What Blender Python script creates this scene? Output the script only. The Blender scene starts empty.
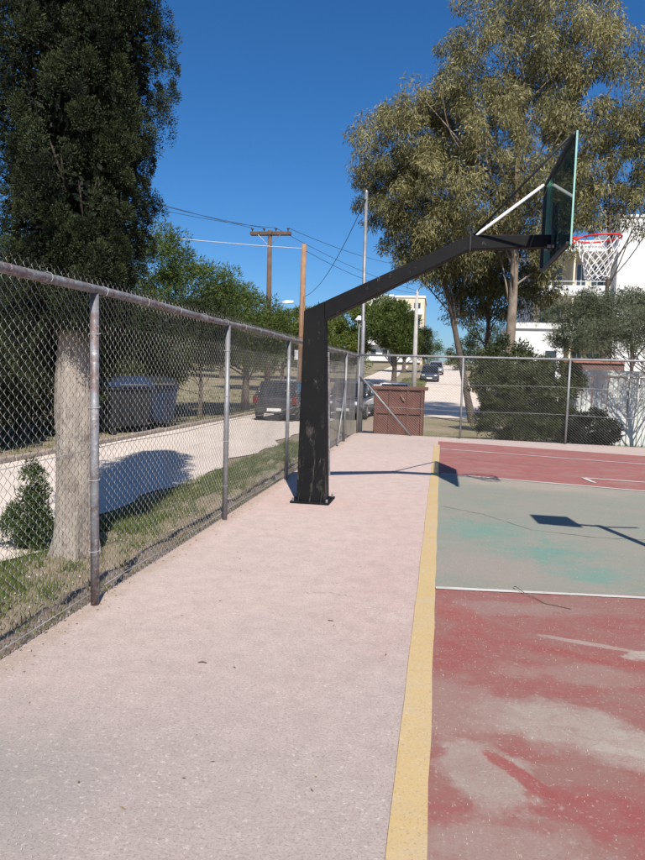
import bpy, math, random
import numpy as np
from mathutils import Matrix, Vector
random.seed(7)
rng = np.random.default_rng(11)
scene = bpy.context.scene
COL = scene.collection

# ------------------------------------------------------------------ camera, sky, sun
# world: X across the court to the right, Y along the yellow line, Z up, court surface at z = 0, outside ground at -0.3
cam_d = bpy.data.cameras.new('camera')
cam = bpy.data.objects.new('camera', cam_d)
COL.objects.link(cam)
R = ((0.98496289, -0.04326549, -0.16726086),
     (0.17016142, 0.07546908, 0.98252201),
     (0.02988627, 0.99620907, -0.08169636))
cam.matrix_world = Matrix(((R[0][0], R[0][1], -R[0][2], 0),
                           (R[1][0], R[1][1], -R[1][2], 0),
                           (R[2][0], R[2][1], -R[2][2], 1.5),
                           (0, 0, 0, 1)))
cam_d.sensor_fit = 'VERTICAL'
cam_d.sensor_height = 24
cam_d.lens = 690.0 / 860.0 * 24
cam_d.clip_start = 0.05
cam_d.clip_end = 3000
scene.camera = cam

SUN_EL = math.radians(45.5)
SX, SY = 0.312, -0.950                      # horizontal direction towards the sun (behind and right of the camera)
world = bpy.data.worlds.new('World')
scene.world = world
world.use_nodes = True
wn = world.node_tree
wn.nodes.clear()
sky = wn.nodes.new('ShaderNodeTexSky')
sky.sky_type = 'NISHITA'
sky.sun_disc = False
sky.sun_elevation = SUN_EL
sky.sun_rotation = math.atan2(SX, SY)
sky.altitude = 300
sky.air_density = 1.0
sky.dust_density = 1.0
sky.ozone_density = 10.0
bg = wn.nodes.new('ShaderNodeBackground')
bg.inputs['Strength'].default_value = 0.083
wo = wn.nodes.new('ShaderNodeOutputWorld')
hs = wn.nodes.new('ShaderNodeHueSaturation')
hs.inputs['Saturation'].default_value = 1.145
wn.links.new(sky.outputs[0], hs.inputs['Color'])
wn.links.new(hs.outputs[0], bg.inputs[0])
wn.links.new(bg.outputs[0], wo.inputs[0])

sun_d = bpy.data.lights.new('sun', 'SUN')
sun_d.energy = 4.6
sun_d.angle = math.radians(0.53)
sun_d.color = (1.0, 0.945, 0.87)
sun = bpy.data.objects.new('sun', sun_d)
COL.objects.link(sun)
sd = Vector((SX * math.cos(SUN_EL), SY * math.cos(SUN_EL), math.sin(SUN_EL)))
sun.rotation_euler = sd.to_track_quat('Z', 'Y').to_euler()
sun.location = sd * 60

scene.view_settings.view_transform = 'Standard'
scene.view_settings.look = 'None'
scene.view_settings.gamma = 1
scene.view_settings.exposure = 0.5
scene.cycles.max_bounces = 8
scene.cycles.transparent_max_bounces = 16

# ------------------------------------------------------------------ helpers: materials
class NT:
    def __init__(s, name):
        s.m = bpy.data.materials.new(name)
        s.m.use_nodes = True
        s.t = s.m.node_tree
        s.b = s.t.nodes['Principled BSDF']
        s.out = s.t.nodes['Material Output']
        s.co = s.t.nodes.new('ShaderNodeTexCoord').outputs['Object']
    def n(s, k, **kw):
        x = s.t.nodes.new('ShaderNode' + k)
        for a, v in kw.items():
            setattr(x, a, v)
        return x
    def l(s, a, b):
        s.t.links.new(a, b)
    def setv(s, sock, v):
        if hasattr(v, 'links'):
            s.l(v, sock)
        else:
            sock.default_value = v
    def noise(s, scale, detail=4, rough=0.55, dist=0.0, co=None):
        x = s.n('TexNoise')
        x.inputs['Scale'].default_value = scale
        x.inputs['Detail'].default_value = detail
        x.inputs['Roughness'].default_value = rough
        x.inputs['Distortion'].default_value = dist
        s.l(co or s.co, x.inputs['Vector'])
        return x.outputs['Fac']
    def ramp(s, f, a, b):
        x = s.n('MapRange')
        x.clamp = True
        x.inputs['From Min'].default_value = a
        x.inputs['From Max'].default_value = b
        s.l(f, x.inputs['Value'])
        return x.outputs['Result']
    def mul(s, a, b, op='MULTIPLY'):
        x = s.n('Math', operation=op)
        s.setv(x.inputs[0], a)
        s.setv(x.inputs[1], b)
        return x.outputs[0]
    def mix(s, f, a, b):
        x = s.n('Mix', data_type='RGBA')
        s.setv(x.inputs[0], f)
        for sock, v in ((x.inputs[6], a), (x.inputs[7], b)):
            if isinstance(v, tuple):
                v = (*v, 1) if len(v) == 3 else v
            s.setv(sock, v)
        return x.outputs[2]
    def scaled(s, v, rot=0.0, loc=(0, 0, 0)):
        x = s.n('Mapping')
        x.inputs['Scale'].default_value = v
        x.inputs['Rotation'].default_value = (0, 0, rot)
        x.inputs['Location'].default_value = loc
        s.l(s.co, x.inputs['Vector'])
        return x.outputs[0]
    def blob(s, cx, cy, rx, ry, wob=0.5, rot=0.0, scale=5.0, soft=0.35):
        """irregular patch for stains, wear and broad tone changes: 1 inside, 0 outside"""
        x = s.n('SeparateXYZ')
        s.l(s.co, x.inputs[0])
        dx = s.mul(x.outputs[0], -cx, 'ADD')
        dy = s.mul(x.outputs[1], -cy, 'ADD')
        c, q = math.cos(rot), math.sin(rot)
        u = s.mul(s.mul(dx, c / rx), s.mul(dy, q / rx), 'ADD')
        v = s.mul(s.mul(dx, -q / ry), s.mul(dy, c / ry), 'ADD')
        d = s.mul(s.mul(s.mul(u, u), s.mul(v, v), 'ADD'), 0.5, 'POWER')
        nz = s.mul(s.mul(s.noise(scale, 9, 0.68), -0.5, 'ADD'), 2.6 * wob)
        return s.ramp(s.mul(d, nz, 'ADD'), 1 + soft / 2, 1 - soft / 2)
    def bump(s, f, strength=0.3, dist=0.01):
        x = s.n('Bump')
        x.inputs['Strength'].default_value = strength
        x.inputs['Distance'].default_value = dist
        s.l(f, x.inputs['Height'])
        s.l(x.outputs[0], s.b.inputs['Normal'])
    def done(s, col, rough=0.8, metal=0.0, spec=0.4):
        if isinstance(col, tuple):
            col = (*col, 1)
        s.setv(s.b.inputs['Base Color'], col)
        s.setv(s.b.inputs['Roughness'], rough)
        s.b.inputs['Metallic'].default_value = metal
        s.b.inputs['Specular IOR Level'].default_value = spec
        return s.m

def pm(name, c1, c2, scale=6, rough=0.8, bump=0.2, metal=0.0, spec=0.4, lo=0.35, hi=0.65, bd=0.01, fine=None):
    t = NT(name)
    f = t.ramp(t.noise(scale, 5), lo, hi)
    col = t.mix(f, c1, c2)
    if fine:
        col = t.mix(t.mul(t.ramp(t.noise(fine[0], 3), 0.55, 0.7), fine[2]), col, fine[1])
    if bump:
        t.bump(t.noise(scale * 6, 4), bump, bd)
    return t.done(col, rough, metal, spec)

def leafmat(name, dark, light, trans=0.25, rough=0.6):
    t = NT(name)
    a = t.n('Attribute', attribute_name='tint')
    col = t.mix(a.outputs['Fac'], dark, light)
    t.done(col, rough, 0, 0.25)
    tr = t.n('BsdfTranslucent')
    t.l(col, tr.inputs[0])
    mx = t.n('MixShader')
    mx.inputs[0].default_value = trans
    t.l(t.b.outputs[0], mx.inputs[1])
    t.l(tr.outputs[0], mx.inputs[2])
    t.l(mx.outputs[0], t.out.inputs[0])
    return t.m

M = {}
# pink concrete apron
t = NT('apron_concrete')
big = t.ramp(t.noise(0.55, 5, 0.6), 0.3, 0.7)
col = t.mix(big, (0.48, 0.38, 0.335), (0.525, 0.42, 0.37))
col = t.mix(t.mul(t.ramp(t.noise(2.3, 6, 0.65), 0.5, 0.75), 0.4), col, (0.35, 0.285, 0.255))
redd = t.mul(t.blob(-0.32, 6.3, 0.35, 2.4, 1.1, 0.0, 2.2, 1.2), 0.6)
col = t.mix(redd, col, (0.45, 0.29, 0.26))
col = t.mix(t.mul(t.blob(-1.3, 7.85, 0.7, 0.5, 1.1, 0, 3.5, 0.8), 0.6), col, (0.45, 0.25, 0.21))
col = t.mix(t.mul(t.blob(-1.4, 2.2, 0.5, 0.4, 0.8, 0, 2.0, 1.2), 0.5), col, (0.26, 0.25, 0.23))
col = t.mix(t.mul(t.blob(-1.1, 9.5, 4.0, 5.0, 0.6, 0, 0.5, 1.0), 0.7), col, (0.60, 0.45, 0.395))  # apron paler over its far part
col = t.mix(t.mul(t.blob(-1.0, 1.6, 3.0, 1.6, 0.8, 0, 0.9, 1.2), 0.7), col, (0.40, 0.33, 0.30))  # apron greyer over its near part
col = t.mix(t.mul(t.ramp(t.noise(7, 9, 0.75, 0.4), 0.42, 0.62), 0.38), col, (0.33, 0.265, 0.235))
col = t.mix(t.mul(t.ramp(t.noise(13, 9, 0.8, 0.6), 0.52, 0.66), 0.35), col, (0.52, 0.45, 0.39))
col = t.mix(t.mul(t.blob(-2.13, 8.0, 0.10, 14.0, 1.6, 0, 4.0, 1.0), 0.45), col, (0.34, 0.25, 0.17))
col = t.mix(t.mul(t.blob(-1.75, 2.0, 0.5, 0.45, 1.2, 0, 2.0, 1.0), 0.55), col, (0.28, 0.265, 0.23))
col = t.mix(t.mul(t.ramp(t.noise(42, 4, 0.75), 0.575, 0.65), t.ramp(t.noise(1.6, 4), 0.2, 0.65)), col, (0.60, 0.54, 0.49))
col = t.mix(t.mul(t.ramp(t.noise(95, 4, 0.75), 0.52, 0.64), 0.62), col, (0.20, 0.155, 0.14))
col = t.mix(t.mul(t.ramp(t.noise(26, 5, 0.75), 0.56, 0.68), 0.4), col, (0.25, 0.20, 0.18))
col = t.mix(t.mul(t.ramp(t.noise(9, 4, 0.7), 0.60, 0.75), 0.35), col, (0.55, 0.44, 0.35))
t.bump(t.noise(55, 8, 0.8), 0.55, 0.010)
M['apron'] = t.done(col, 0.92, 0, 0.2)

# red paint, worn
def paint(name, base, deep, worn, wornpale, blobs, deeps, amount=(0.43, 0.62), extra=None):
    t = NT(name)
    co = t.scaled((1, 1.6, 1), 0.25)
    col = t.mix(t.ramp(t.noise(0.9, 6, 0.6, 0.6, co), 0.35, 0.7), base, deep)
    w = t.mul(t.ramp(t.noise(1.25, 8, 0.66, 1.2, co), *amount), 0.75)
    col = t.mix(w, col, worn)
    for (a, c, k) in blobs:
        col = t.mix(t.mul(t.blob(*a), k), col, c)
    for (a, c, k) in deeps:
        col = t.mix(t.mul(t.blob(*a), k), col, c)
    if extra:
        for (a, k) in extra:
            col = t.mix(t.mul(t.ramp(t.noise(a[0], 6, 0.65, 0.8, co), a[1], a[2]), k[1]), col, k[0])
    col = t.mix(t.mul(t.ramp(t.noise(5.5, 8, 0.72, 0.8, co), 0.46, 0.66), 0.5), col, worn)
    col = t.mix(t.mul(t.ramp(t.noise(7.5, 8, 0.72, 0.8), 0.54, 0.68), 0.3), col, deep)
    col = t.mix(t.mul(t.ramp(t.noise(60, 3, 0.7), 0.60, 0.68), 0.36), col, wornpale)
    col = t.mix(t.mul(t.ramp(t.noise(22, 4, 0.75), 0.63, 0.72), 0.35), col, wornpale)
    col = t.mix(t.mul(t.ramp(t.noise(110, 3, 0.7), 0.56, 0.66), 0.4), col, (0.16, 0.11, 0.10))
    t.bump(t.noise(80, 5, 0.7), 0.3, 0.005)
    return t.done(col, 0.85, 0, 0.25)

GREY = (0.335, 0.285, 0.235)
GPALE = (0.37, 0.32, 0.265)
M['red'] = paint('worn_red_paint', (0.255, 0.102, 0.09), (0.262, 0.086, 0.076), (0.25, 0.15, 0.122), (0.52, 0.44, 0.40),
    [((0.60, 3.02, 0.40, 0.20, 0.9, -0.2, 3.0, 0.45), GREY, 0.82), ((0.22, 2.60, 0.16, 0.24, 1.0, 0.4, 4.0, 0.4), GREY, 0.7),
     ((0.92, 2.86, 0.22, 0.16, 0.9, 0.0, 4.0, 0.45), GPALE, 0.7), ((0.28, 2.15, 0.30, 0.16, 1.1, 0.0, 4.0, 0.5), (0.30, 0.215, 0.18), 0.75),
     ((1.2, 3.95, 0.14, 0.07, 0.9, 0.3, 9.0, 0.3), GPALE, 0.9), ((0.9, 4.05, 0.3, 0.03, 0.6, -0.25, 8.0, 0.3), GPALE, 0.6),
     ((0.10, 3.1, 0.22, 0.3, 1.0, 0.0, 5.0, 0.5), (0.29, 0.19, 0.16), 0.7), ((0.75, 3.6, 0.35, 0.12, 1.2, 0.1, 4.0, 0.5), (0.29, 0.20, 0.165), 0.6),
     ((0.45, 4.55, 0.5, 0.12, 1.2, 0.1, 4.0, 0.5), (0.28, 0.20, 0.17), 0.55)],
    [((0.36, 2.60, 0.22, 0.04, 0.9, -0.9, 7.0, 0.3), (0.27, 0.06, 0.055), 0.85), ((0.58, 2.45, 0.20, 0.10, 1.3, -0.3, 7.0, 0.35), (0.265, 0.075, 0.067), 0.7),
     ((0.80, 2.35, 0.30, 0.16, 1.3, -0.5, 6.0, 0.4), (0.265, 0.078, 0.07), 0.65), ((0.70, 2.0, 0.35, 0.12, 1.3, 0.3, 6.0, 0.4), (0.265, 0.075, 0.067), 0.6),
     ((0.85, 3.85, 0.6, 0.06, 0.9, -0.2, 6.0, 0.35), (0.27, 0.07, 0.062), 0.65), ((0.18, 4.35, 0.12, 0.30, 1.2, 0.4, 6.0, 0.4), (0.29, 0.07, 0.06), 0.55),
     ((0.15, 3.75, 0.12, 0.30, 1.2, -0.2, 6.0, 0.4), (0.27, 0.07, 0.062), 0.5)])
M['redfar'] = paint('worn_far_red_paint', (0.275, 0.11, 0.10), (0.30, 0.095, 0.085), (0.33, 0.20, 0.17), (0.42, 0.36, 0.32), [], [], (0.5, 0.7))
M['green'] = paint('worn_green_paint', (0.225, 0.235, 0.19), (0.25, 0.25, 0.205), (0.285, 0.245, 0.205), (0.42, 0.40, 0.35),
    [((1.3, 10.1, 1.2, 0.45, 0.8, -0.2, 2.0, 0.9), (0.36, 0.30, 0.24), 0.75), ((0.5, 5.5, 0.6, 0.4, 0.9, 0.0, 3.0, 0.9), (0.29, 0.24, 0.205), 0.7)],
    [((0.45, 6.9, 0.40, 0.35, 2.2, 0.3, 2.6, 1.6), (0.11, 0.26, 0.21), 0.68), ((0.95, 6.15, 0.30, 0.30, 2.4, 0.2, 3.0, 1.5), (0.10, 0.255, 0.205), 0.72),
     ((1.2, 5.5, 0.24, 0.22, 2.2, 0.2, 3.4, 1.4), (0.11, 0.26, 0.21), 0.68)], (0.50, 0.72),
    [((1.7, 0.55, 0.68), ((0.17, 0.25, 0.20), 0.45))])
M['yellow'] = paint('worn_yellow_paint', (0.52, 0.375, 0.18), (0.49, 0.35, 0.165), (0.47, 0.375, 0.25), (0.60, 0.52, 0.45), [], [], (0.5, 0.68))
M['white_line'] = pm('white_line_paint', (0.56, 0.545, 0.50), (0.46, 0.43, 0.385), 5, 0.85, 0.2, fine=(30, (0.45, 0.40, 0.36), 0.6))

# outside ground
t = NT('dry_earth')
col = t.mix(t.ramp(t.noise(0.35, 6, 0.6), 0.35, 0.65), (0.30, 0.235, 0.165), (0.20, 0.175, 0.095))
col = t.mix(t.mul(t.ramp(t.noise(1.1, 6, 0.65), 0.48, 0.66), 0.7), col, (0.12, 0.14, 0.055))
col = t.mix(t.mul(t.ramp(t.noise(9, 6, 0.7), 0.5, 0.68), 0.6), col, (0.40, 0.33, 0.26))
col = t.mix(t.mul(t.ramp(t.noise(30, 4, 0.7), 0.58, 0.68), 0.6), col, (0.12, 0.095, 0.07))
gx = t.n('SeparateXYZ')
t.l(t.co, gx.inputs[0])
near = t.mul(t.ramp(gx.outputs[0], -3.0, -2.7), t.ramp(gx.outputs[0], -1.5, -1.9))
col = t.mix(t.mul(near, 0.85), col, t.mix(t.ramp(t.noise(14, 8, 0.8), 0.4, 0.62), (0.27, 0.185, 0.135), (0.40, 0.335, 0.27)))
t.bump(t.noise(22, 7, 0.75), 0.8, 0.03)
M['earth'] = t.done(col, 0.95, 0, 0.15)
t = NT('dusty_pale_asphalt')
col = t.mix(t.ramp(t.noise(0.5, 5), 0.35, 0.65), (0.66, 0.565, 0.48), (0.60, 0.51, 0.43))
col = t.mix(t.mul(t.ramp(t.noise(3, 6, 0.7, 0.5, t.scaled((1, .25, 1))), 0.52, 0.7), 0.4), col, (0.30, 0.26, 0.225))
col = t.mix(t.mul(t.ramp(t.noise(60, 3), 0.57, 0.67), 0.4), col, (0.22, 0.19, 0.17))
t.bump(t.noise(60, 5, 0.7), 0.3, 0.006)
M['road'] = t.done(col, 0.92, 0, 0.2)
M['kerb'] = pm('kerb_concrete', (0.36, 0.30, 0.25), (0.27, 0.22, 0.18), 5, 0.9, 0.4)

# metals
t = NT('rusty_galvanised_pipe')
col = t.mix(t.ramp(t.noise(4, 6, 0.7), 0.35, 0.6), (0.17, 0.175, 0.185), (0.26, 0.265, 0.275))
col = t.mix(t.mul(t.ramp(t.noise(9, 7, 0.78), 0.47, 0.58), 0.8), col, (0.13, 0.07, 0.06))
col = t.mix(t.mul(t.ramp(t.noise(30, 5, 0.75), 0.55, 0.62), 0.7), col, (0.48, 0.44, 0.42))
t.bump(t.noise(60, 4), 0.3, 0.003)
M['rustpipe'] = t.done(col, 0.6, 0.25)
M['galv'] = pm('galvanised_pipe', (0.27, 0.27, 0.27), (0.19, 0.19, 0.195), 7, 0.5, 0.15, 0.35)
M['wire'] = pm('galvanised_wire', (0.45, 0.44, 0.43), (0.27, 0.26, 0.25), 3, 0.55, 0, 0.15)
t = NT('scuffed_black_paint')
col = t.mix(t.ramp(t.noise(3, 4), 0.3, 0.7), (0.006, 0.006, 0.007), (0.011, 0.011, 0.011))
sc = t.noise(14, 6, 0.75, 0.4, t.scaled((1, 1, 0.35)))
col = t.mix(t.mul(t.ramp(sc, 0.63, 0.70), 0.75), col, (0.16, 0.145, 0.135))
sx = t.n('SeparateXYZ')
t.l(t.co, sx.inputs[0])
low = t.mul(t.ramp(sx.outputs[2], 1.6, 0.6), t.ramp(t.noise(6, 7, 0.75, 0.3, t.scaled((1.5, 1.5, 0.4))), 0.56, 0.66))
col = t.mix(t.mul(low, 0.55), col, (0.13, 0.115, 0.10))
t.bump(t.noise(40, 5, 0.7), 0.15, 0.004)
M['black'] = t.done(col, 0.6, 0.0, 0.14)
M['blackframe'] = pm('black_steel_frame', (0.012, 0.012, 0.013), (0.025, 0.024, 0.023), 9, 0.5, 0.1)
M['whitebar'] = pm('white_painted_bar', (0.80, 0.79, 0.77), (0.70, 0.69, 0.66), 8, 0.5, 0.1)
M['rimred'] = pm('red_rim_paint', (0.62, 0.035, 0.03), (0.48, 0.03, 0.028), 12, 0.45, 0.1)
M['net'] = pm('white_net_cord', (0.78, 0.77, 0.75), (0.66, 0.64, 0.62), 20, 0.9, 0)
t = NT('green_tinted_glass')
g1 = t.n('BsdfTransparent')
g1.inputs[0].default_value = (0.88, 0.96, 0.94, 1)
g2 = t.n('BsdfGlossy')
g2.inputs['Roughness'].default_value = 0.02
g2.inputs['Color'].default_value = (0.85, 0.95, 0.92, 1)
df = t.n('BsdfDiffuse')
df.inputs[0].default_value = (0.22, 0.40, 0.36, 1)
fr = t.n('Fresnel')
fr.inputs[0].default_value = 1.14
m1 = t.n('MixShader')
m1.inputs[0].default_value = 0.16
t.l(g1.outputs[0], m1.inputs[1]); t.l(df.outputs[0], m1.inputs[2])
m2 = t.n('MixShader')
t.l(fr.outputs[0], m2.inputs[0]); t.l(m1.outputs[0], m2.inputs[1]); t.l(g2.outputs[0], m2.inputs[2])
t.l(m2.outputs[0], t.out.inputs[0])
M['glass'] = t.m
M['glass_edge'] = pm('ground_glass_edge', (0.30, 0.55, 0.47), (0.24, 0.46, 0.40), 9, 0.35, 0)

M['headl'] = pm('clear_headlight', (0.55, 0.56, 0.57), (0.42, 0.43, 0.44), 9, 0.15, 0)
# wood, bark
M['wood'] = pm('weathered_pole_wood', (0.14, 0.088, 0.06), (0.095, 0.062, 0.045), 4, 0.9, 0.5)
M['wood2'] = pm('orange_pole_wood', (0.32, 0.185, 0.105), (0.24, 0.14, 0.085), 4, 0.9, 0.5)
t = NT('pale_cypress_bark')
v = t.scaled((6, 6, 1.1))
col = t.mix(t.ramp(t.noise(1.6, 7, 0.7, 0.6, v), 0.35, 0.65), (0.43, 0.375, 0.31), (0.25, 0.205, 0.165))
col = t.mix(t.mul(t.ramp(t.noise(5, 7, 0.78), 0.52, 0.62), 0.75), col, (0.15, 0.125, 0.11))
col = t.mix(t.mul(t.ramp(t.noise(14, 6, 0.75), 0.55, 0.66), 0.6), col, (0.55, 0.50, 0.44))
t.bump(t.noise(3.0, 7, 0.75, 0.5, v), 0.9, 0.03)
M['cybark'] = t.done(col, 0.95, 0, 0.15)
M['bark'] = pm('dark_bark', (0.12, 0.095, 0.075), (0.075, 0.058, 0.045), 7, 0.95, 0.7, bd=0.03)
M['eubark'] = pm('pale_gum_bark', (0.27, 0.215, 0.165), (0.14, 0.105, 0.08), 3, 0.9, 0.4, bd=0.02)

# leaves
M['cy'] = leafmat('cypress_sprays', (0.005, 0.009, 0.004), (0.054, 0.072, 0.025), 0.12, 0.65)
M['pine'] = leafmat('pine_needles', (0.040, 0.060, 0.014), (0.105, 0.14, 0.03), 0.2)
M['pine2'] = leafmat('yellow_green_pine', (0.06, 0.085, 0.015), (0.15, 0.18, 0.035), 0.2)
M['dense'] = leafmat('dense_dark_leaves', (0.016, 0.024, 0.009), (0.052, 0.066, 0.022), 0.15)
M['eu'] = leafmat('gum_leaves', (0.088, 0.088, 0.036), (0.355, 0.32, 0.15), 0.25, 0.5)
M['tam'] = leafmat('grey_green_feathery_leaves', (0.075, 0.088, 0.05), (0.16, 0.18, 0.105), 0.25)
M['bush'] = leafmat('bush_leaves', (0.035, 0.046, 0.018), (0.10, 0.115, 0.042), 0.2)
M['bush2'] = leafmat('bush_leaves_dark', (0.018, 0.022, 0.015), (0.055, 0.06, 0.038), 0.15)
M['weed'] = leafmat('weed_leaves', (0.035, 0.058, 0.018), (0.09, 0.125, 0.042), 0.25)
M['grass'] = leafmat('grass_blades', (0.075, 0.125, 0.025), (0.27, 0.24, 0.10), 0.3)

# ------------------------------------------------------------------ helpers: meshes
def wloc(o):
    v = Vector((0, 0, 0))
    while o is not None:
        v += o.location
        o = o.parent
    return v

class MB:
    def __init__(s):
        s.v = []
        s.f = []
    def add(s, vs, fs):
        k = len(s.v)
        s.v += [tuple(map(float, p)) for p in vs]
        s.f += [tuple(i + k for i in f) for f in fs]
        return s
    def box(s, x0, x1, y0, y1, z0, z1):
        return s.add([(x0, y0, z0), (x1, y0, z0), (x1, y1, z0), (x0, y1, z0), (x0, y0, z1), (x1, y0, z1), (x1, y1, z1), (x0, y1, z1)],
                     [(0, 3, 2, 1), (4, 5, 6, 7), (0, 1, 5, 4), (1, 2, 6, 5), (2, 3, 7, 6), (3, 0, 4, 7)])
    def prism(s, poly, axis, a, b):
        n = len(poly)
        def P(p, q):
            if axis == 'y': return (p[0], q, p[1])
            if axis == 'x': return (q, p[0], p[1])
            return (p[0], p[1], q)
        vs = [P(p, a) for p in poly] + [P(p, b) for p in poly]
        fs = [tuple(range(n))[::-1], tuple(range(n, 2 * n))] + [(i, (i + 1) % n, n + (i + 1) % n, n + i) for i in range(n)]
        return s.add(vs, fs)
    def tube(s, pts, rad, n=8, cap=True):
        pts = [Vector(p) for p in pts]
        m = len(pts)
        rs = rad if hasattr(rad, '__len__') else [rad] * m
        vs = []
        ref = None
        for i, p in enumerate(pts):
            d = (pts[min(i + 1, m - 1)] - pts[max(i - 1, 0)]).normalized()
            if ref is None:
                ref = Vector((0, 0, 1)) if abs(d.z) < 0.9 else Vector((1, 0, 0))
            a = d.cross(ref)
            if a.length < 1e-4:
                a = d.cross(Vector((0, 1, 0)))
            a.normalize()
            b = d.cross(a)
            ref = b.cross(d) if False else ref
            for k in range(n):
                w = 2 * math.pi * k / n
                vs.append(p + (a * math.cos(w) + b * math.sin(w)) * rs[i])
        fs = []
        for i in range(m - 1):
            for k in range(n):
                k2 = (k + 1) % n
                fs.append((i * n + k, i * n + k2, (i + 1) * n + k2, (i + 1) * n + k))
        if cap:
            fs.append(tuple(range(n))[::-1])
            fs.append(tuple(range((m - 1) * n, m * n)))
        return s.add(vs, fs)
    def loft(s, rings):
        n = len(rings[0])
        vs = [p for r in rings for p in r]
        fs = []
        for i in range(len(rings) - 1):
            for k in range(n):
                k2 = (k + 1) % n
                fs.append((i * n + k, i * n + k2, (i + 1) * n + k2, (i + 1) * n + k))
        fs.append(tuple(range(n))[::-1])
        fs.append(tuple(range((len(rings) - 1) * n, len(rings) * n)))
        return s.add(vs, fs)
    def build(s, name, mat, parent=None, smooth=False, bevel=0.0, kind=None):
        me = bpy.data.meshes.new(name)
        off = wloc(parent) if parent else Vector((0, 0, 0))
        me.from_pydata([(x - off.x, y - off.y, z - off.z) for x, y, z in s.v], [], s.f)
        me.materials.append(M[mat])
        if smooth:
            me.polygons.foreach_set('use_smooth', [True] * len(me.polygons))
        me.update()
        o = bpy.data.objects.new(name, me)
        COL.objects.link(o)
        o.parent = parent
        if bevel:
            b = o.modifiers.new('bevel', 'BEVEL')
            b.width = bevel
            b.segments = 2
            b.limit_method = 'ANGLE'
        if kind:
            o['kind'] = kind
        return o

def tag(o, label=None, cat=None, group=None, kind=None):
    if label: o['label'] = label
    if cat: o['category'] = cat
    if group: o['group'] = group
    if kind: o['kind'] = kind
    return o

def thing(name, label, cat, loc=(0, 0, 0), group=None):
    o = bpy.data.objects.new(name, None)
    o.empty_display_size = 0.2
    COL.objects.link(o)
    o.location = loc
    return tag(o, label, cat, group)

def dup(root, loc, rz=None, label=None):
    def cp(o, par):
        c = o.copy()
        COL.objects.link(c)
        c.parent = par
        for ch in list(o.children):
            cp(ch, c)
        return c
    kids = list(root.children)
    c = root.copy()
    COL.objects.link(c)
    c.location = loc
    if rz is not None:
        c.rotation_euler = (0, 0, rz)
    for ch in kids:
        cp(ch, c)
    if label:
        c['label'] = label
    return c

def mesh_np(name, V, F, mat, parent=None, tint=None, smooth=False):
    """V (n,3) array, F (m,k) int array"""
    V = np.asarray(V, dtype=np.float32)
    if parent is not None:
        V = V - np.array(wloc(parent)[:], dtype=np.float32)
    F = np.asarray(F, dtype=np.int32)
    me = bpy.data.meshes.new(name)
    me.vertices.add(len(V))
    me.vertices.foreach_set('co', V.ravel())
    m, k = F.shape
    me.loops.add(m * k)
    me.loops.foreach_set('vertex_index', F.ravel())
    me.polygons.add(m)
    me.polygons.foreach_set('loop_start', np.arange(0, m * k, k, dtype=np.int32))
    if smooth:
        me.polygons.foreach_set('use_smooth', np.ones(m, dtype=bool))
    me.update(calc_edges=True)
    me.materials.append(M[mat])
    if tint is not None:
        at = me.attributes.new('tint', 'FLOAT', 'POINT')
        at.data.foreach_set('value', np.asarray(tint, dtype=np.float32))
    o = bpy.data.objects.new(name, me)
    COL.objects.link(o)
    o.parent = parent
    return o

def unit(a):
    return a / np.maximum(np.linalg.norm(a, axis=1, keepdims=True), 1e-6)

def leaf_mesh(name, P, D, L, W, mat, parent, tint):
    """one small pointed leaf face per row"""
    n = len(P)
    D = unit(D)
    S = unit(np.cross(D, rng.normal(size=(n, 3))))
    L = np.broadcast_to(np.asarray(L, float).reshape(-1, 1), (n, 1))
    W = np.broadcast_to(np.asarray(W, float).reshape(-1, 1), (n, 1))
    mid = P + D * L * 0.45
    V = np.empty((n, 4, 3))
    V[:, 0] = P
    V[:, 1] = mid + S * W * 0.5
    V[:, 2] = P + D * L
    V[:, 3] = mid - S * W * 0.5
    F = np.arange(n * 4).reshape(n, 4)
    return mesh_np(name, V.reshape(-1, 3), F, mat, parent, np.repeat(np.clip(tint, 0, 1), 4))

def clump_leaves(cs, rs, per, dirbias, spread, Lr, Wr, tint_c, flat=0.8, shell=0.0):
    """cs (k,3) clump centres, rs (k,) radii -> leaf rows"""
    k = len(cs)
    idx = np.repeat(np.arange(k), per)
    n = len(idx)
    q = rng.normal(size=(n, 3))
    q = unit(q) * (rng.random((n, 1)) ** (1 / 3.0 if shell == 0 else 0.2))
    q[:, 2] *= flat
    P = cs[idx] + q * rs[idx][:, None]
    D = unit(q) * dirbias[0] + np.array(dirbias[1]) + rng.normal(size=(n, 3)) * spread
    L = rng.uniform(*Lr, n)
    W = rng.uniform(*Wr, n)
    T = tint_c[idx] + rng.normal(size=n) * 0.18
    return P, D, L, W, T

def ellipsoid_pts(n, c, r, inner=0.55):
    q = unit(rng.normal(size=(n, 3)))
    rad = rng.uniform(inner ** 3, 1, (n, 1)) ** (1 / 3.0)
    return np.array(c) + q * rad * np.array(r)

def limb(mb, a, b, r0, r1, sag=0.15, n=6, k=5):
    a = np.array(a, float); b = np.array(b, float)
    ln = np.linalg.norm(b - a)
    off = rng.normal(size=3) * ln * 0.07
    pts = []
    for i in range(k + 1):
        u = i / k
        p = a + (b - a) * u + off * math.sin(u * math.pi)
        p[2] += -sag * ln * math.sin(u * math.pi) * 0.5
        pts.append(p)
    mb.tube(pts, [r0 + (r1 - r0) * i / k for i in range(k + 1)], n, cap=False)

# ------------------------------------------------------------------ the setting
def sstep(x, a, b):
    u = np.clip((x - a) / (b - a), 0, 1)
    return u * u * (3 - 2 * u)

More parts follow.
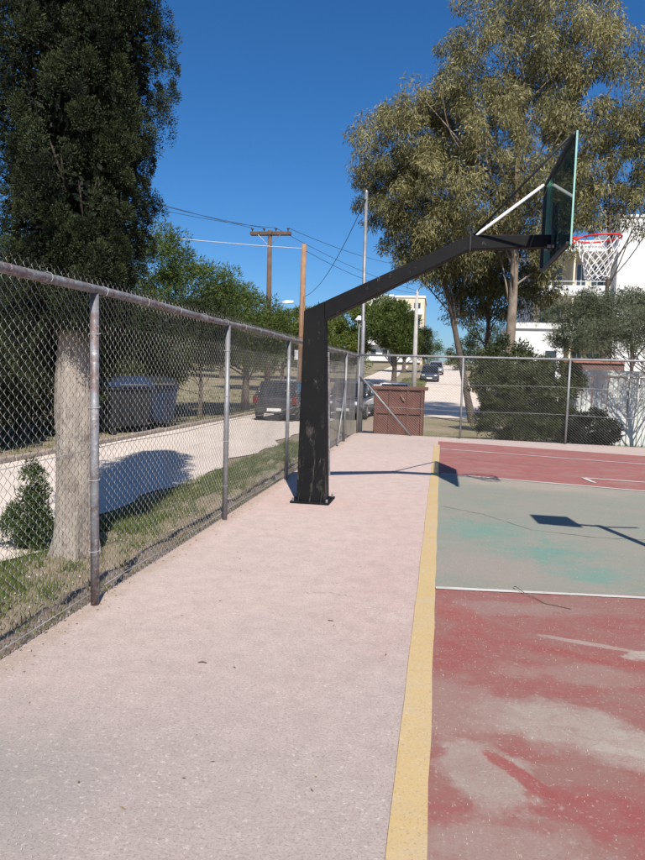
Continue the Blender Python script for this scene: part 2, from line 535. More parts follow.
def H(x, y):
    """height of the ground outside the court"""
    x = np.asarray(x, float); y = np.asarray(y, float)
    z = -0.3 + 0.047 * (np.clip(y, 38, 135) - 38) - 0.03 * np.clip(y - 150, 0, 600)
    z = z + 0.14 * sstep(x, -2.7, -2.2) * (1 - sstep(x, -2.2, -2.0)) * (y < 17)     # soil banked against the slab
    z = z + 0.9 * sstep(x, -12, -40) * 1.0
    return z

xs = np.unique(np.concatenate([np.linspace(-500, -60, 12), np.linspace(-60, -9, 40), np.linspace(-9, -1.6, 90), np.linspace(-1.6, 30, 50), np.linspace(30, 500, 14)]))
ys = np.unique(np.concatenate([np.linspace(-120, -4, 10), np.linspace(-4, 22, 130), np.linspace(22, 140, 70), np.linspace(140, 700, 16)]))
XX, YY = np.meshgrid(xs, ys)
ZZ = H(XX, YY)
road_main = (XX > -8.2) & (XX < -3.6)
rough_amp = np.where((XX > -3.75) & (XX < -1.9) & (YY < 18), 0.035, 0.02)
rough_amp = np.where(road_main | ((XX > -4.2) & (XX < 3.2) & (YY > 24)), 0.0, rough_amp)
ZZ = ZZ + rng.normal(size=ZZ.shape) * rough_amp - np.where((XX > -2.0) & (XX < 60) & (YY < 16.2), 0.15, 0)
nx, ny = len(xs), len(ys)
V = np.stack([XX, YY, ZZ], -1).reshape(-1, 3)
I = np.arange(nx * ny).reshape(ny, nx)
F = np.stack([I[:-1, :-1], I[:-1, 1:], I[1:, 1:], I[1:, :-1]], -1).reshape(-1, 4)
g = mesh_np('ground', V, F, 'earth', smooth=True)
tag(g, 'dry brown earth with patchy grass around the court and road', 'ground', kind='structure')

def road_strip(name, left, right, label):
    n = len(left)
    vs = []
    for (a, b) in zip(left, right):
        for k in range(5):
            u = k / 4
            x = a[0] + (b[0] - a[0]) * u
            y = a[1] + (b[1] - a[1]) * u
            vs.append((x, y, float(H(x, y)) + 0.022))
    fs = []
    for i in range(n - 1):
        for k in range(4):
            fs.append((i * 5 + k, i * 5 + k + 1, (i + 1) * 5 + k + 1, (i + 1) * 5 + k))
    o = MB().add(vs, fs).build(name, 'road')
    return tag(o, label, 'road', kind='structure')

yl = [-20] + list(np.linspace(-4, 38, 85)) + list(np.linspace(42, 110, 18))
edge = [0.06 * math.sin(y * 1.3) + 0.05 * math.sin(y * 3.1 + 1) for y in yl]
road = road_strip('road', [(-7.65, y) for y in yl], [(-3.82 - 0.012 * y + e * 2.2, y) for y, e in zip(yl, edge)],
                  'pale dusty road running along the left side of the chain-link fence')
yl2 = np.linspace(33, 150, 60)
road_strip('uphill_road', [(-1.35, y) for y in yl2], [(2.45, y) for y in yl2], 'pale road climbing away uphill beyond the far fence')
xl = np.linspace(-4.2, -1.3, 12)
o = MB()
vs = [(x, y, -0.3 + 0.026) for x in (-4.4, 2.3) for y in (30.5, 36.5)]
o.add(vs, [(0, 2, 3, 1)])
tag(o.build('cross_street', 'road'), 'short pale cross street joining the two roads', 'road', kind='structure')

kb = None
for i in range(40):
    y0 = 4.0 + i * 1.0
    if kb is None:
        kb = MB().box(-0.07, 0.07, -0.485, 0.485, -0.1, 0.12).build('kerb_stone', 'kerb', road, bevel=0.015)
        kme = kb
    else:
        kb = kme.copy()
        COL.objects.link(kb)
    kb.location = (-7.74 + random.uniform(-.012, .012), y0, -0.3 + random.uniform(-.015, .01))
    kb.rotation_euler = (random.uniform(-.01, .01), 0, random.uniform(-.012, .012))

# court slab and its painted areas
c = MB()
c.box(-2.16, 22, -6, 16.9, -0.55, 0.0)
# far edge runs slightly skewed along the far fence
c.prism([(-2.16, 16.9), (22, 16.9), (22, 16.9), (7.0, 16.92), (-2.16, 17.75)], 'z', -0.55, -0.003)
court = c.build('court', 'apron')
tag(court, 'pinkish worn concrete sports court slab with a wide apron', 'court', kind='structure')
def sheet(name, poly, z, mat):
    n = len(poly)
    return MB().add([(p[0], p[1], z) for p in poly], [tuple(range(n))]).build(name, mat, court)
sheet('red_paint', [(-0.02, -5), (14, -5), (14, 6.55), (5.8, 5.65), (0.0, 4.9)], 0.003, 'red')
sheet('green_key_paint', [(0.0, 4.9), (5.8, 5.65), (5.8, 9.35), (2.83, 10.07), (0.0, 10.75)], 0.003, 'green')
sheet('far_red_paint', [(0.0, 10.75), (2.83, 10.07), (5.8, 9.35), (14, 8.9), (14, 12.6), (3.9, 15.15), (-0.02, 16.3)], 0.003, 'redfar')
def wob_line(name, a, b, w, z, mat, seg=24, jit=0.006):
    a = Vector(a); b = Vector(b)
    d = (b - a).normalized()
    nrm = Vector((-d.y, d.x))
    vs = []
    for i in range(seg + 1):
        p = a.lerp(b, i / seg)
        for s in (-1, 1):
            q = p + nrm * s * (w / 2 + random.uniform(-jit, jit))
            vs.append((q.x, q.y, z))
    return MB().add(vs, [(i * 2, i * 2 + 1, i * 2 + 3, i * 2 + 2) for i in range(seg)]).build(name, mat, court)
wob_line('yellow_baseline', (-0.045, -4), (-0.045, 15.4), 0.125, 0.006, 'yellow', 60, 0.004)
wob_line('white_line', (0.02, 4.87), (5.8, 5.5), 0.05, 0.009, 'white_line', 40, 0.003)
wob_line('white_line', (0.05, 10.78), (5.8, 9.38), 0.075, 0.009, 'white_line', 40, 0.006)
wob_line('white_line', (0.03, 14.55), (7.0, 12.55), 0.07, 0.009, 'white_line', 40, 0.006)
wob_line('white_line', (2.25, 11.15), (7.0, 10.4), 0.07, 0.009, 'white_line', 20, 0.01)
wob_line('white_line', (2.22, 11.15), (2.3, 10.65), 0.06, 0.012, 'white_line', 8, 0.012)

# ------------------------------------------------------------------ chain-link fences
def chain_mesh(name, p0, p1, z0, z1, parent, w=0.070, hs=0.030, r=0.0017, bow=0.0):
    p0 = np.array(p0, float); p1 = np.array(p1, float)
    ln = np.linalg.norm(p1 - p0)
    d = (p1 - p0) / ln
    nr = np.array([-d[1], d[0]])
    ni = int(ln / (w / 2))
    nk = int((z1 - z0) / hs)
    i = np.arange(ni)[:, None]; k = np.arange(nk + 1)[None, :]
    par = (k + i) % 2
    u = i * (w / 2) + (w / 2 + 0.002) * par
    z = z0 + k * hs + 0 * i
    off = (par - 0.5) * 0.006 + bow * np.sin(u * 0.9) * np.sin((z - z0) * 1.5) + 0.012 * np.sin(u * 2.3) * np.sin(z * 2)
    P = np.stack([p0[0] + d[0] * u + nr[0] * off, p0[1] + d[1] * u + nr[1] * off, z], -1)      # ni, nk+1, 3
    # triangular tube along each zigzag: three parallel offset strands
    offs = []
    for a in (90, 210, 330):
        ca, sa = math.cos(math.radians(a)) * r, math.sin(math.radians(a)) * r
        offs.append((nr[0] * ca + d[0] * sa * 0.8, nr[1] * ca + d[1] * sa * 0.8, sa * 0.6))
    V = np.stack([P + np.array(q) for q in offs], 2)                 # ni, nk+1, 3, 3
    idx = np.arange(V.shape[0] * V.shape[1] * 3).reshape(V.shape[0], V.shape[1], 3)
    A = idx[:, :-1]; B = idx[:, 1:]
    fs = [np.stack([A[..., j], A[..., (j + 1) % 3], B[..., (j + 1) % 3], B[..., j]], -1).reshape(-1, 4) for j in range(3)]
    o = mesh_np(name, V.reshape(-1, 3), np.concatenate(fs), 'wire', parent)
    o['kind'] = 'stuff'
    return o

fx = -2.10
RZ = 1.965
lf = thing('chain_link_fence', 'long grey chain-link fence along the left edge of the court beside the road', 'fence', (fx, 9, 0))
lf_posts = [(1.25, 'rustpipe'), (3.96, 'rustpipe'), (6.61, 'galv'), (9.4, 'galv'), (12.3, 'galv'), (15.2, 'galv')]
for y, m in lf_posts:
    tl = random.uniform(-.008, .008)
    MB().tube([(fx, y, -0.1), (fx + tl, y + tl, RZ - 0.02)], 0.0265, 12).build('post', m, lf, smooth=True)
MB().tube([(fx, 0.2 + i * 0.6, RZ + 0.006 * math.sin(i * 1.1)) for i in range(30)], 0.027, 10).build('top_rail', 'rustpipe', lf, smooth=True)
chain_mesh('wire_mesh', (fx - 0.042, 0.4), (fx - 0.042, 17.6), -0.14, RZ + 0.10, lf, bow=0.03)
for z in (0.06, 0.98):
    MB().tube([(fx - 0.036, 0.4 + i, z + 0.012 * math.sin(i * 2.1)) for i in range(18)], 0.003, 5).build('tension_wire', 'wire', lf)
for y, m in lf_posts[:4]:
    for z in (0.35, 0.8, 1.25, 1.7):
        ring = [(fx - 0.008 + 0.036 * math.cos(w), y + 0.032 * math.sin(w), z + 0.006 * math.sin(w)) for w in [i * math.pi / 6 for i in range(13)]]
        MB().tube(ring, 0.0022, 4, cap=False).build('tie_wire', 'wire', lf)
for i in range(24):
    y = 2.2 + i * 0.62
    ring = [(fx - 0.008 + 0.037 * math.cos(w), y + 0.01 * math.sin(w), RZ + 0.034 * math.sin(w)) for w in [k_ * math.pi / 6 for k_ in range(13)]]
    MB().tube(ring, 0.002, 4, cap=False).build('tie_wire', 'wire', lf)
MB().tube([(fx + 0.02, 14.1, 0.02), (fx + 0.02, 15.17, 1.35)], 0.02, 8).build('brace', 'galv', lf, smooth=True)

def ffp(u):                                     # point on the far fence line
    a = Vector((-2.1, 17.62)); b = Vector((8.4, 16.45))
    return a + (b - a).normalized() * u
ff = thing('chain_link_fence', 'chain-link fence across the far end of the court in front of the brown container', 'fence', (2.5, 17.1, 0))
q0, q1 = ffp(0), ffp(10.4)
for u in (0.0, 2.62, 5.08, 7.6, 10.2):
    q = ffp(u)
    MB().tube([(q.x, q.y, -0.1), (q.x + random.uniform(-.015, .015), q.y, 1.99)], 0.027, 10).build('post', 'galv', ff, smooth=True)
MB().tube([(*ffp(u), 2.0) for u in np.linspace(0, 10.3, 12)], 0.027, 8).build('top_rail', 'galv', ff, smooth=True)
for z in (0.68, 1.33):
    MB().tube([(ffp(u).x, ffp(u).y + 0.035, z + 0.015 * math.sin(u * 1.7)) for u in np.linspace(0, 10.3, 20)], 0.005, 5).build('tension_wire', 'galv', ff)
chain_mesh('wire_mesh', (q0.x, q0.y + 0.042), (q1.x, q1.y + 0.042), -0.05, 2.06, ff, r=0.0023)
b1 = ffp(1.40)
MB().tube([(b1.x, b1.y - 0.03, -0.01), (-2.06, 17.58, 1.48)], 0.025, 8).build('brace', 'galv', ff, smooth=True)

# ------------------------------------------------------------------ basketball stand
st = thing('basketball_stand', 'black steel basketball stand with long bent arm, glass backboard and red rim', 'basketball hoop', (-1.45, 7.92, 0))
bp = MB().box(-1.665, -1.21, 7.68, 8.16, 0.0, 0.025).build('base_plate', 'black', st, bevel=0.004)
for x, y in ((-1.635, 7.715), (-1.24, 7.715), (-1.635, 8.125), (-1.24, 8.125)):
    MB().tube([(x, y, 0.02), (x, y, 0.06)], 0.013, 6).build('bolt', 'rustpipe', bp)
MB().loft([[(-1.605, 7.76, 0.02), (-1.272, 7.76, 0.02), (-1.272, 8.08, 0.02), (-1.605, 8.08, 0.02)],
           [(-1.585, 7.80, 2.20), (-1.347, 7.80, 2.20), (-1.347, 8.04, 2.20), (-1.585, 8.04, 2.20)],
           [(-1.582, 7.80, 2.208), (-1.347, 7.80, 2.318), (-1.347, 8.04, 2.318), (-1.582, 8.04, 2.208)]]).build('post', 'black', st, bevel=0.012)
for x in (-1.57, -1.44, -1.31):
    MB().prism([(7.70, 0.026), (7.765, 0.026), (7.768, 0.12)], 'x', x - 0.006, x + 0.006).build('gusset', 'black', st)
MB().tube([(-1.262, 7.99, 0.3), (-1.316, 7.99, 1.75)], 0.012, 6).build('conduit', 'rustpipe', st)
MB().loft([[(-1.346, 7.80, 2.108), (-1.346, 7.80, 2.318), (-1.346, 8.04, 2.318), (-1.346, 8.04, 2.108)],
           [(0.245, 7.85, 2.905), (0.236, 7.85, 3.058), (0.236, 7.99, 3.058), (0.245, 7.99, 2.905)]]).build('sloping_arm', 'black', st, bevel=0.008)
MB().loft([[(0.246, 7.85, 2.905), (0.237, 7.85, 3.058), (0.237, 7.99, 3.058), (0.246, 7.99, 2.905)],
           [(1.085, 7.86, 2.932), (1.085, 7.86, 3.060), (1.085, 7.98, 3.060), (1.085, 7.98, 2.932)]]).build('level_arm', 'black', st, bevel=0.008)
MB().box(0.23, 0.252, 7.835, 8.005, 2.89, 3.072).build('arm_collar', 'blackframe', st, bevel=0.004)
BX, BY0, BY1, BZ0, BZ1 = 1.15, 6.97, 8.77, 2.79, 3.84
bb = MB().box(BX - 0.006, BX + 0.006, BY0 + 0.004, BY1 - 0.004, BZ0 + 0.004, BZ1 - 0.004).build('backboard', 'glass', st)
MB().box(BX - 0.008, BX + 0.008, BY0 - 0.004, BY0 + 0.0038, BZ0, BZ1).build('glass_edge', 'glass_edge', bb)
MB().box(BX - 0.008, BX + 0.008, BY1 - 0.0038, BY1 + 0.004, BZ0, BZ1).build('glass_edge', 'glass_edge', bb)
FB = BX - 0.012
def bar(y0, y1, z0, z1, d=0.04):
    return MB().box(FB - d, FB, y0, y1, z0, z1).build('frame_bar', 'blackframe', bb, bevel=0.003)
bar(BY0 + 0.02, BY1, BZ1 - 0.03, BZ1 - 0.002, 0.03)
bar(BY0 + 0.02, BY1, BZ0 + 0.002, BZ0 + 0.03, 0.03)
bar(BY1 - 0.045, BY1 - 0.001, BZ0 + 0.046, BZ1 - 0.046)
bar(7.90 + 0.14, 7.90 + 0.17, BZ0 + 0.031, 3.44, 0.025)

MB().box(1.086, FB - 0.041, 7.80, 8.04, 2.89, 3.10).build('mounting_plate', 'blackframe', st, bevel=0.004)
for y in (7.82, 8.02):
    MB().tube([(1.05, y, 2.93), (1.12, y, 2.93)], 0.016, 6).build('bolt', 'rustpipe', st)
MB().tube([(0.28, 7.98, 3.06), (1.085, 8.70, 3.80)], 0.019, 8).build('brace', 'whitebar', st, smooth=True)
MB().tube([(0.28, 7.86, 3.06), (1.085, 7.04, 3.80)], 0.012, 8).build('brace', 'blackframe', st, smooth=True)
MB().tube([(-0.02, 7.92, 2.93), (0.6, 7.92, 3.05)], 0.012, 6).build('arm_weld_strap', 'blackframe', st)
rc = Vector((1.59, 7.92, 3.03)); rr = 0.228
rim = MB()
N = 40
ring = [(rc.x + rr * math.cos(2 * math.pi * i / N), rc.y + rr * math.sin(2 * math.pi * i / N), rc.z + 0.012 * math.cos(2 * math.pi * i / N)) for i in range(N + 1)]
rim.tube(ring, 0.0105, 8, cap=False)
rim = rim.build('rim', 'rimred', st, smooth=True)
MB().box(BX + 0.008, BX + 0.02, 7.83, 8.01, 2.94, 3.06).build('rim_plate', 'rimred', rim, bevel=0.003)
for s in (-1, 1):
    MB().tube([(BX + 0.018, 7.92 + s * 0.075, 2.95), (rc.x - rr * 0.80, rc.y + s * rr * 0.62, 3.02)], 0.009, 6).build('rim_support', 'rimred', rim, smooth=True)
MB().box(BX + 0.02, rc.x - rr + 0.01, 7.87, 7.97, 3.028, 3.038).build('rim_tongue', 'rimred', rim)
for i in range(12):
    a = 2 * math.pi * (i + .5) / 12
    MB().tube([(rc.x + rr * math.cos(a), rc.y + rr * math.sin(a), 3.02), (rc.x + rr * .96 * math.cos(a), rc.y + rr * .96 * math.sin(a), 3.0)], 0.005, 5).build('net_hook', 'rimred', rim)
net = MB()
levels = [(0.0, 0.218), (0.07, 0.205), (0.14, 0.185), (0.205, 0.160), (0.265, 0.142), (0.32, 0.13), (0.37, 0.13), (0.40, 0.125)]
def npnt(i, l):
    dz, r_ = levels[l]
    a = 2 * math.pi * ((i + 0.5 * (l % 2) + .5) % 12) / 12
    j = 0.006 * math.sin(i * 5.1 + l * 2.7)
    return (rc.x + (r_ + j) * math.cos(a), rc.y + (r_ + j) * math.sin(a), 3.005 - dz + j)
for l in range(len(levels) - 1):
    for i in range(12):
        a = npnt(i, l)
        n2 = [npnt(i, l + 1), npnt(i - 1 if l % 2 == 0 else i + 1, l + 1)]
        for b in n2:
            net.tube([a, b], 0.0052, 5, cap=False)
net.build('net', 'net', st)

# unseen post with square head, added to cast the shadow on the green key
ph = thing('shadow_post', 'unseen black post with square head, added to cast the shadow on the green key', 'shadow post', (2.46, 5.1, 0))
MB().box(2.26, 2.66, 4.9, 5.3, 0.0, 0.03).build('base_plate', 'black', ph, bevel=0.005)
MB().tube([(2.46, 5.1, 0.02), (2.46, 5.1, 2.56)], 0.042, 10).build('post', 'black', ph, smooth=True)
lh = MB().prism([(1.84, 2.56), (2.26, 2.50), (2.34, 2.98), (1.94, 2.98)], 'y', 5.0, 5.1).build('head_housing', 'black', ph)
MB().prism([(1.91, 2.60), (2.22, 2.56), (2.27, 2.93), (1.98, 2.93)], 'y', 5.101, 5.11).build('head_glass', 'headl', lh)
MB().tube([(2.46, 5.1, 2.53), (2.2, 5.06, 2.60)], 0.03, 6).build('arm', 'black', ph)
MB().tube([(2.47, 5.1, 2.50), (2.85, 5.12, 2.56)], 0.02, 6).build('stay', 'black', ph)

# ------------------------------------------------------------------ cypress by the fence
tx, ty = -3.36, 5.93
cy = thing('cypress_tree', 'tall dark cypress with thick pale trunk close behind the left fence', 'tree', (tx, ty, -0.3))
N = 22
rings = []
zs = [-0.35, -0.25, -0.1, 0.1, 0.35, 0.6, 0.85, 1.1, 1.4, 1.8, 2.4, 3.2, 4.5, 6.0, 7.5]
for j, z in enumerate(zs):
    base = 0.165 + 0.06 * math.exp(-(z + 0.3) * 4) - 0.016 * max(z - 1.4, 0)
    rings.append([(tx + 0.015 * z + (base + 0.02 * math.sin(3 * a + z * 2.6) + 0.014 * math.sin(5 * a - z * 3.3) + 0.02 * math.exp(-((z - 0.42) / 0.1) ** 2) * max(0, math.cos(a + 1.9)) + 0.05 * math.exp(-(z + 0.3) * 5) * math.sin(4 * a + 0.6) + random.uniform(-.006, .006)) * math.cos(a),
                   ty + (base + 0.012 * math.sin(4 * a + z) + random.uniform(-.006, .006)) * math.sin(a), z) for a in [2 * math.pi * i / N for i in range(N)]])
MB().loft(rings).build('trunk', 'cybark', cy, smooth=True)
def cyp_r(z):
    return np.interp(z, [1.25, 1.7, 2.2, 2.7, 3.4, 4.7, 5.8, 6.8, 7.6, 8.2, 8.55], [0.20, 0.42, 0.52, 0.57, 0.62, 0.68, 0.70, 0.64, 0.48, 0.28, 0.05])
k = 1150
z = rng.uniform(5.3, 8.4, k)
z[:900] = rng.uniform(1.38, 5.3, 900)
a = rng.uniform(0, 2 * math.pi, k)
low = (z < 2.1) & (np.cos(a + 1.25) > 0.2) & (z < 1.5 + 0.3 * np.cos(a + 1.25))     # bare trunk shows on the court side
z[low] += 0.5
lump = 1 + 0.10 * np.sin(3 * a + z * 1.7) + 0.10 * np.sin(5 * a - z * 3.1) + 0.28 * np.clip(-np.cos(a), 0, 1)
rad = cyp_r(z) * lump * rng.uniform(0.80, 1.06, k)
cs = np.stack([tx + 0.02 * z + rad * np.cos(a), ty + rad * np.sin(a), z], -1)
rs = rng.uniform(0.055, 0.135, k)
tc = np.clip(rng.normal(0.36, 0.26, k), 0, 1)
idx = np.repeat(np.arange(k), np.where(z < 5.3, 380, 110))
n = len(idx)
out = np.stack([np.cos(a), np.sin(a), np.full(k, 0.55)], -1)[idx]
q = unit(rng.normal(size=(n, 3)) + out * 0.55)
# each tuft is a bundle of little plumes: snap directions towards a few plume axes
ax = unit(rng.normal(size=(k, 16, 3)).reshape(-1, 3)).reshape(k, 16, 3)[idx, rng.integers(0, 16, n)]
q = unit(q * 0.8 + ax * 1.5 + out * 0.3)
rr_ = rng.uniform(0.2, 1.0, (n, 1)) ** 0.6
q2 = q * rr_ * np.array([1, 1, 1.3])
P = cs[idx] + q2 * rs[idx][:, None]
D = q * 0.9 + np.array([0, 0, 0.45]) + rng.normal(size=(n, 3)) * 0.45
T = tc[idx] + (rr_[:, 0] - 0.72) * 1.2 + rng.normal(size=n) * 0.15  # tint darkens into each tuft, painting shade into the gaps
big = (z >= 5.3)[idx]
L = rng.uniform(0.012, 0.032, n) * np.where(big, 2.2, 1)
Wd = rng.uniform(0.005, 0.010, n) * np.where(big, 2.0, 1)
# larger sprays inside, tinted dark for inner shade, so that the crown is solid
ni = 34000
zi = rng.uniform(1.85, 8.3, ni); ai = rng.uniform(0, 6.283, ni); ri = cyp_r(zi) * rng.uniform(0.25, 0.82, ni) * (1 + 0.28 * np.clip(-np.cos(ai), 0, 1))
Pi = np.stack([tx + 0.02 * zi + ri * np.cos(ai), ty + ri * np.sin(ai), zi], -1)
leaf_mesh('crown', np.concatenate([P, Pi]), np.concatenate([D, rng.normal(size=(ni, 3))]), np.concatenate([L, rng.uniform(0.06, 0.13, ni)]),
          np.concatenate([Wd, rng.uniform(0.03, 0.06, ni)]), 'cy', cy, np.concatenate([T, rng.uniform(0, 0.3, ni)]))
# inner bare branchlets so that the heart of the crown is not hollow
br = MB()
for i in range(120):
    z0 = random.uniform(1.55, 7.2); aa = random.uniform(0, 6.28)
    r1 = float(cyp_r(z0 + 0.3)) * 0.9
    limb(br, (tx + 0.02 * z0, ty, z0), (tx + r1 * math.cos(aa), ty + r1 * math.sin(aa), z0 + random.uniform(0.3, 0.8)), 0.024, 0.006, 0.0, 5, 4)
br.build('branches', 'bark', cy)

# ------------------------------------------------------------------ generic trees and shrubs
def tree(name, label, x, y, trunk_r, ztop, blobs, nclump, per, clr, mat, Lr, Wr, dirb, spread, bark='bark', group=None, cat='tree',
         inner=0.5, flat=0.75, lean=(0, 0), nlimb=14, tmu=0.5, stems=1, clear=None):
    z0 = float(H(x, y))
    t_ = thing(name, label, cat, (x, y, z0), group)
    tr = MB()
    for s in range(stems):
        ox = 0 if s == 0 else random.uniform(-.3, .3)
        pts = []
        rad = []
        for i in range(9):
            u = i / 8
            pts.append((x + ox * u * 2 + lean[0] * u + 0.12 * math.sin(u * 5 + s) * u, y + lean[1] * u + 0.1 * math.sin(u * 4 + 1 + s), z0 - 0.1 + (ztop - z0 + .1) * u))
            rad.append(trunk_r * (1.25 if i == 0 else 1) * (1 - 0.72 * u))
        tr.tube(pts, rad, 10, cap=False)
    ws = np.array([b[1][0] * b[1][1] * b[1][2] for b in blobs]) ** 0.67
    ws = ws / ws.sum()
    cs = np.concatenate([ellipsoid_pts(max(2, int(nclump * w)), b[0], b[1], inner) for b, w in zip(blobs, ws)])
    if clear is not None:
        cs = cs[~clear(cs)]
    k = len(cs)
    rs = rng.uniform(*clr, k)
    tc = np.clip(rng.normal(tmu, 0.2, k), 0.02, 0.98)
    for i in rng.choice(k, min(nlimb, k), replace=False):
        c_ = cs[i]
        zz = z0 + (c_[2] - z0) * (random.uniform(0.35, 0.75) if ztop < 8.5 else random.uniform(0.52, 0.88))
        zz = min(zz, ztop * 0.95)
        u = (zz - z0) / max(ztop - z0, .1)
        limb(tr, (x + lean[0] * u + 0.12 * math.sin(u * 5) * u, y + lean[1] * u, zz), c_, trunk_r * 0.30 * (1 - 0.6 * u), trunk_r * 0.06, 0.10 * random.uniform(-1, 1), 6, 8)
    tr.build('trunk', bark, t_, smooth=True)
    P, D, L, W, T = clump_leaves(cs, rs, per, dirb, spread, Lr, Wr, tc, flat)
    leaf_mesh('crown', P, D, L, W, mat, t_, T)
    return t_

PN = dict(Lr=(0.10, 0.22), Wr=(0.022, 0.045), dirb=(0.7, (0, 0, 0.35)), spread=0.55)
# pines beyond the road, left
PG = 'pines beyond the road'
tree('pine_tree', 'tall bushy pine beyond the road, highest crown right of the dark cypress', -10.6, 26, 0.17, 5.2,
     [((-11.0, 26, 5.6), (1.5, 1.5, 1.35)), ((-9.7, 26, 4.5), (1.9, 1.7, 1.4)), ((-8.4, 26.3, 3.7), (1.25, 1.3, 1.2)), ((-11.9, 26, 3.5), (1.6, 1.5, 1.6)), ((-9.6, 25.6, 2.6), (2.0, 1.2, 0.9)), ((-11.6, 25.6, 1.8), (1.6, 1.2, 1.2))], 330, 150, (0.28, 0.55), 'pine', group=PG, **PN)
tree('pine_tree', 'rounded pine just left of the crossarm pole beyond the road', -9.0, 31, 0.20, 4.2,
     [((-9.4, 31, 4.2), (1.6, 1.5, 1.2)), ((-8.3, 31, 3.4), (1.5, 1.4, 1.0)), ((-10.8, 31, 3.2), (1.8, 1.5, 1.3)), ((-9.2, 30.8, 2.5), (2.1, 1.3, 0.8))], 240, 160, (0.28, 0.55), 'pine', group=PG, **PN)
tree('pine_tree', 'dark low-branched pine behind the blue and grey bins', -10.2, 20.4, 0.16, 3.6,
     [((-10.2, 20, 3.0), (1.9, 1.4, 1.5)), ((-9.0, 20.4, 2.3), (1.3, 1.1, 1.1)), ((-11.6, 19.4, 1.8), (1.8, 1.3, 2.0)), ((-9.6, 19.4, 0.7), (1.2, 0.9, 1.0))], 260, 150, (0.25, 0.5), 'dense', group=PG, **PN)
tree('pine_tree', 'shady pine behind the cypress trunk across the road', -10.2, 15.4, 0.16, 3.8,
     [((-10.2, 15.4, 2.6), (1.8, 1.5, 1.8)), ((-11.4, 14.6, 1.4), (1.7, 1.4, 1.8)), ((-9.9, 16.3, 1.0), (1.2, 1.2, 1.3)), ((-10.0, 13.7, 0.9), (1.0, 1.0, 1.2))], 290, 150, (0.25, 0.5), 'dense', group=PG, **PN)
tree('pine_tree', 'shady pine at the far left edge across the road', -9.7, 11.2, 0.16, 3.8,
     [((-9.7, 11.2, 2.5), (1.6, 1.5, 1.7)), ((-10.6, 10.4, 1.2), (1.7, 1.4, 1.6)), ((-9.5, 12.4, 1.2), (1.0, 1.0, 1.3)), ((-9.4, 9.6, 1.3), (1.0, 1.0, 1.5))], 290, 150, (0.25, 0.5), 'dense', group=PG, **PN)
tree('pine_tree', 'slim dark pine between the bins and the tall pine', -8.75, 24.2, 0.09, 3.4,
     [((-8.9, 24.3, 2.9), (1.4, 1.2, 1.2)), ((-10.1, 23.5, 2.2), (1.4, 1.2, 1.6))], 200, 180, (0.25, 0.5), 'dense', group=PG, **PN)
tree('pine_tree', 'spreading yellow-green pine behind the orange wooden pole', -9.0, 46, 0.22, 5.2,
     [((-9.0, 46, 4.6), (2.2, 2, 1.4)), ((-11.5, 46, 4.0), (1.8, 2, 1.3)), ((-13.5, 46.5, 4.4), (1.9, 2, 1.5))], 150, 150, (0.35, 0.65), 'pine2', group=PG, **{**PN, 'Lr': (0.16, 0.32), 'Wr': (0.04, 0.07)})
tree('pine_tree', 'bright green pine under the middle of the black arm', -7.2, 60, 0.25, 6.5,
     [((-7.6, 60, 6.2), (2.6, 2, 1.8)), ((-5.2, 60, 6.7), (2.0, 2, 1.5)), ((-8.6, 60, 4.2), (2.2, 2, 1.5))], 170, 150, (0.4, 0.75), 'pine2', group='pines at the uphill road', **{**PN, 'Lr': (0.18, 0.36), 'Wr': (0.05, 0.08)})
tree('pine_tree', 'dark green pine left of the concrete lamp pole on the slope', -3.9, 57, 0.25, 6.0,
     [((-4.3, 57, 5.6), (1.9, 2, 1.9)), ((-3.2, 57, 4.3), (1.3, 1.6, 1.1))], 130, 150, (0.4, 0.7), 'pine', group='pines at the uphill road', **{**PN, 'Lr': (0.18, 0.34), 'Wr': (0.05, 0.08)})
tree('pine_tree', 'small pine close behind the parked cars on the slope', -4.6, 84, 0.25, 8.0,
     [((-4.6, 84, 6.6), (2.2, 2, 2.3)), ((-3.0, 86, 5.6), (1.6, 2, 1.8))], 110, 130, (0.5, 0.85), 'dense', group='pines at the uphill road', **{**PN, 'Lr': (0.25, 0.45), 'Wr': (0.07, 0.11)})
for i, (x, y, h, m, lab) in enumerate([(-14.5, 62, 6.0, 'pine', 'roundish distant tree left of the crossarm pole base'), (-19, 58, 6.6, 'pine2', 'distant green tree above the dry field left'),
        (-12.2, 78, 7.0, 'pine', 'distant tree between the two wooden poles'), (-25, 66, 7.5, 'pine', 'far tree half hidden by the tall pine'),
        (-17, 88, 8.5, 'pine2', 'farthest yellowish tree on the left skyline'), (5.6, 96, 9.5, 'dense', 'dark distant tree on the right of the uphill road'),
        (-3.2, 120, 9.0, 'pine', 'distant tree at the crest left of the uphill road'), (6.0, 125, 10.0, 'pine', 'distant tree at the crest right of the uphill road'),
        (-32, 50, 7.0, 'dense', 'dark far tree behind the cypress'), (-22, 40, 6.0, 'dense', 'dark tree behind the bins beyond the field')]):
    s = h * 0.42
    tree('tree', lab, x, y, 0.2, h * 0.8, [((x, y, h - s * 0.7), (s * 0.85, s * 0.8, s * 0.72)), ((x - s * .7, y, h - s * 1.25), (s * .7, s * .6, s * .55)), ((x + s * .7, y, h - s * 1.2), (s * .7, s * .6, s * .6))],
         95, 90, (0.45, 0.8), m, (0.22, 0.42), (0.06, 0.1), (0.7, (0, 0, 0.3)), 0.55, group='distant trees')

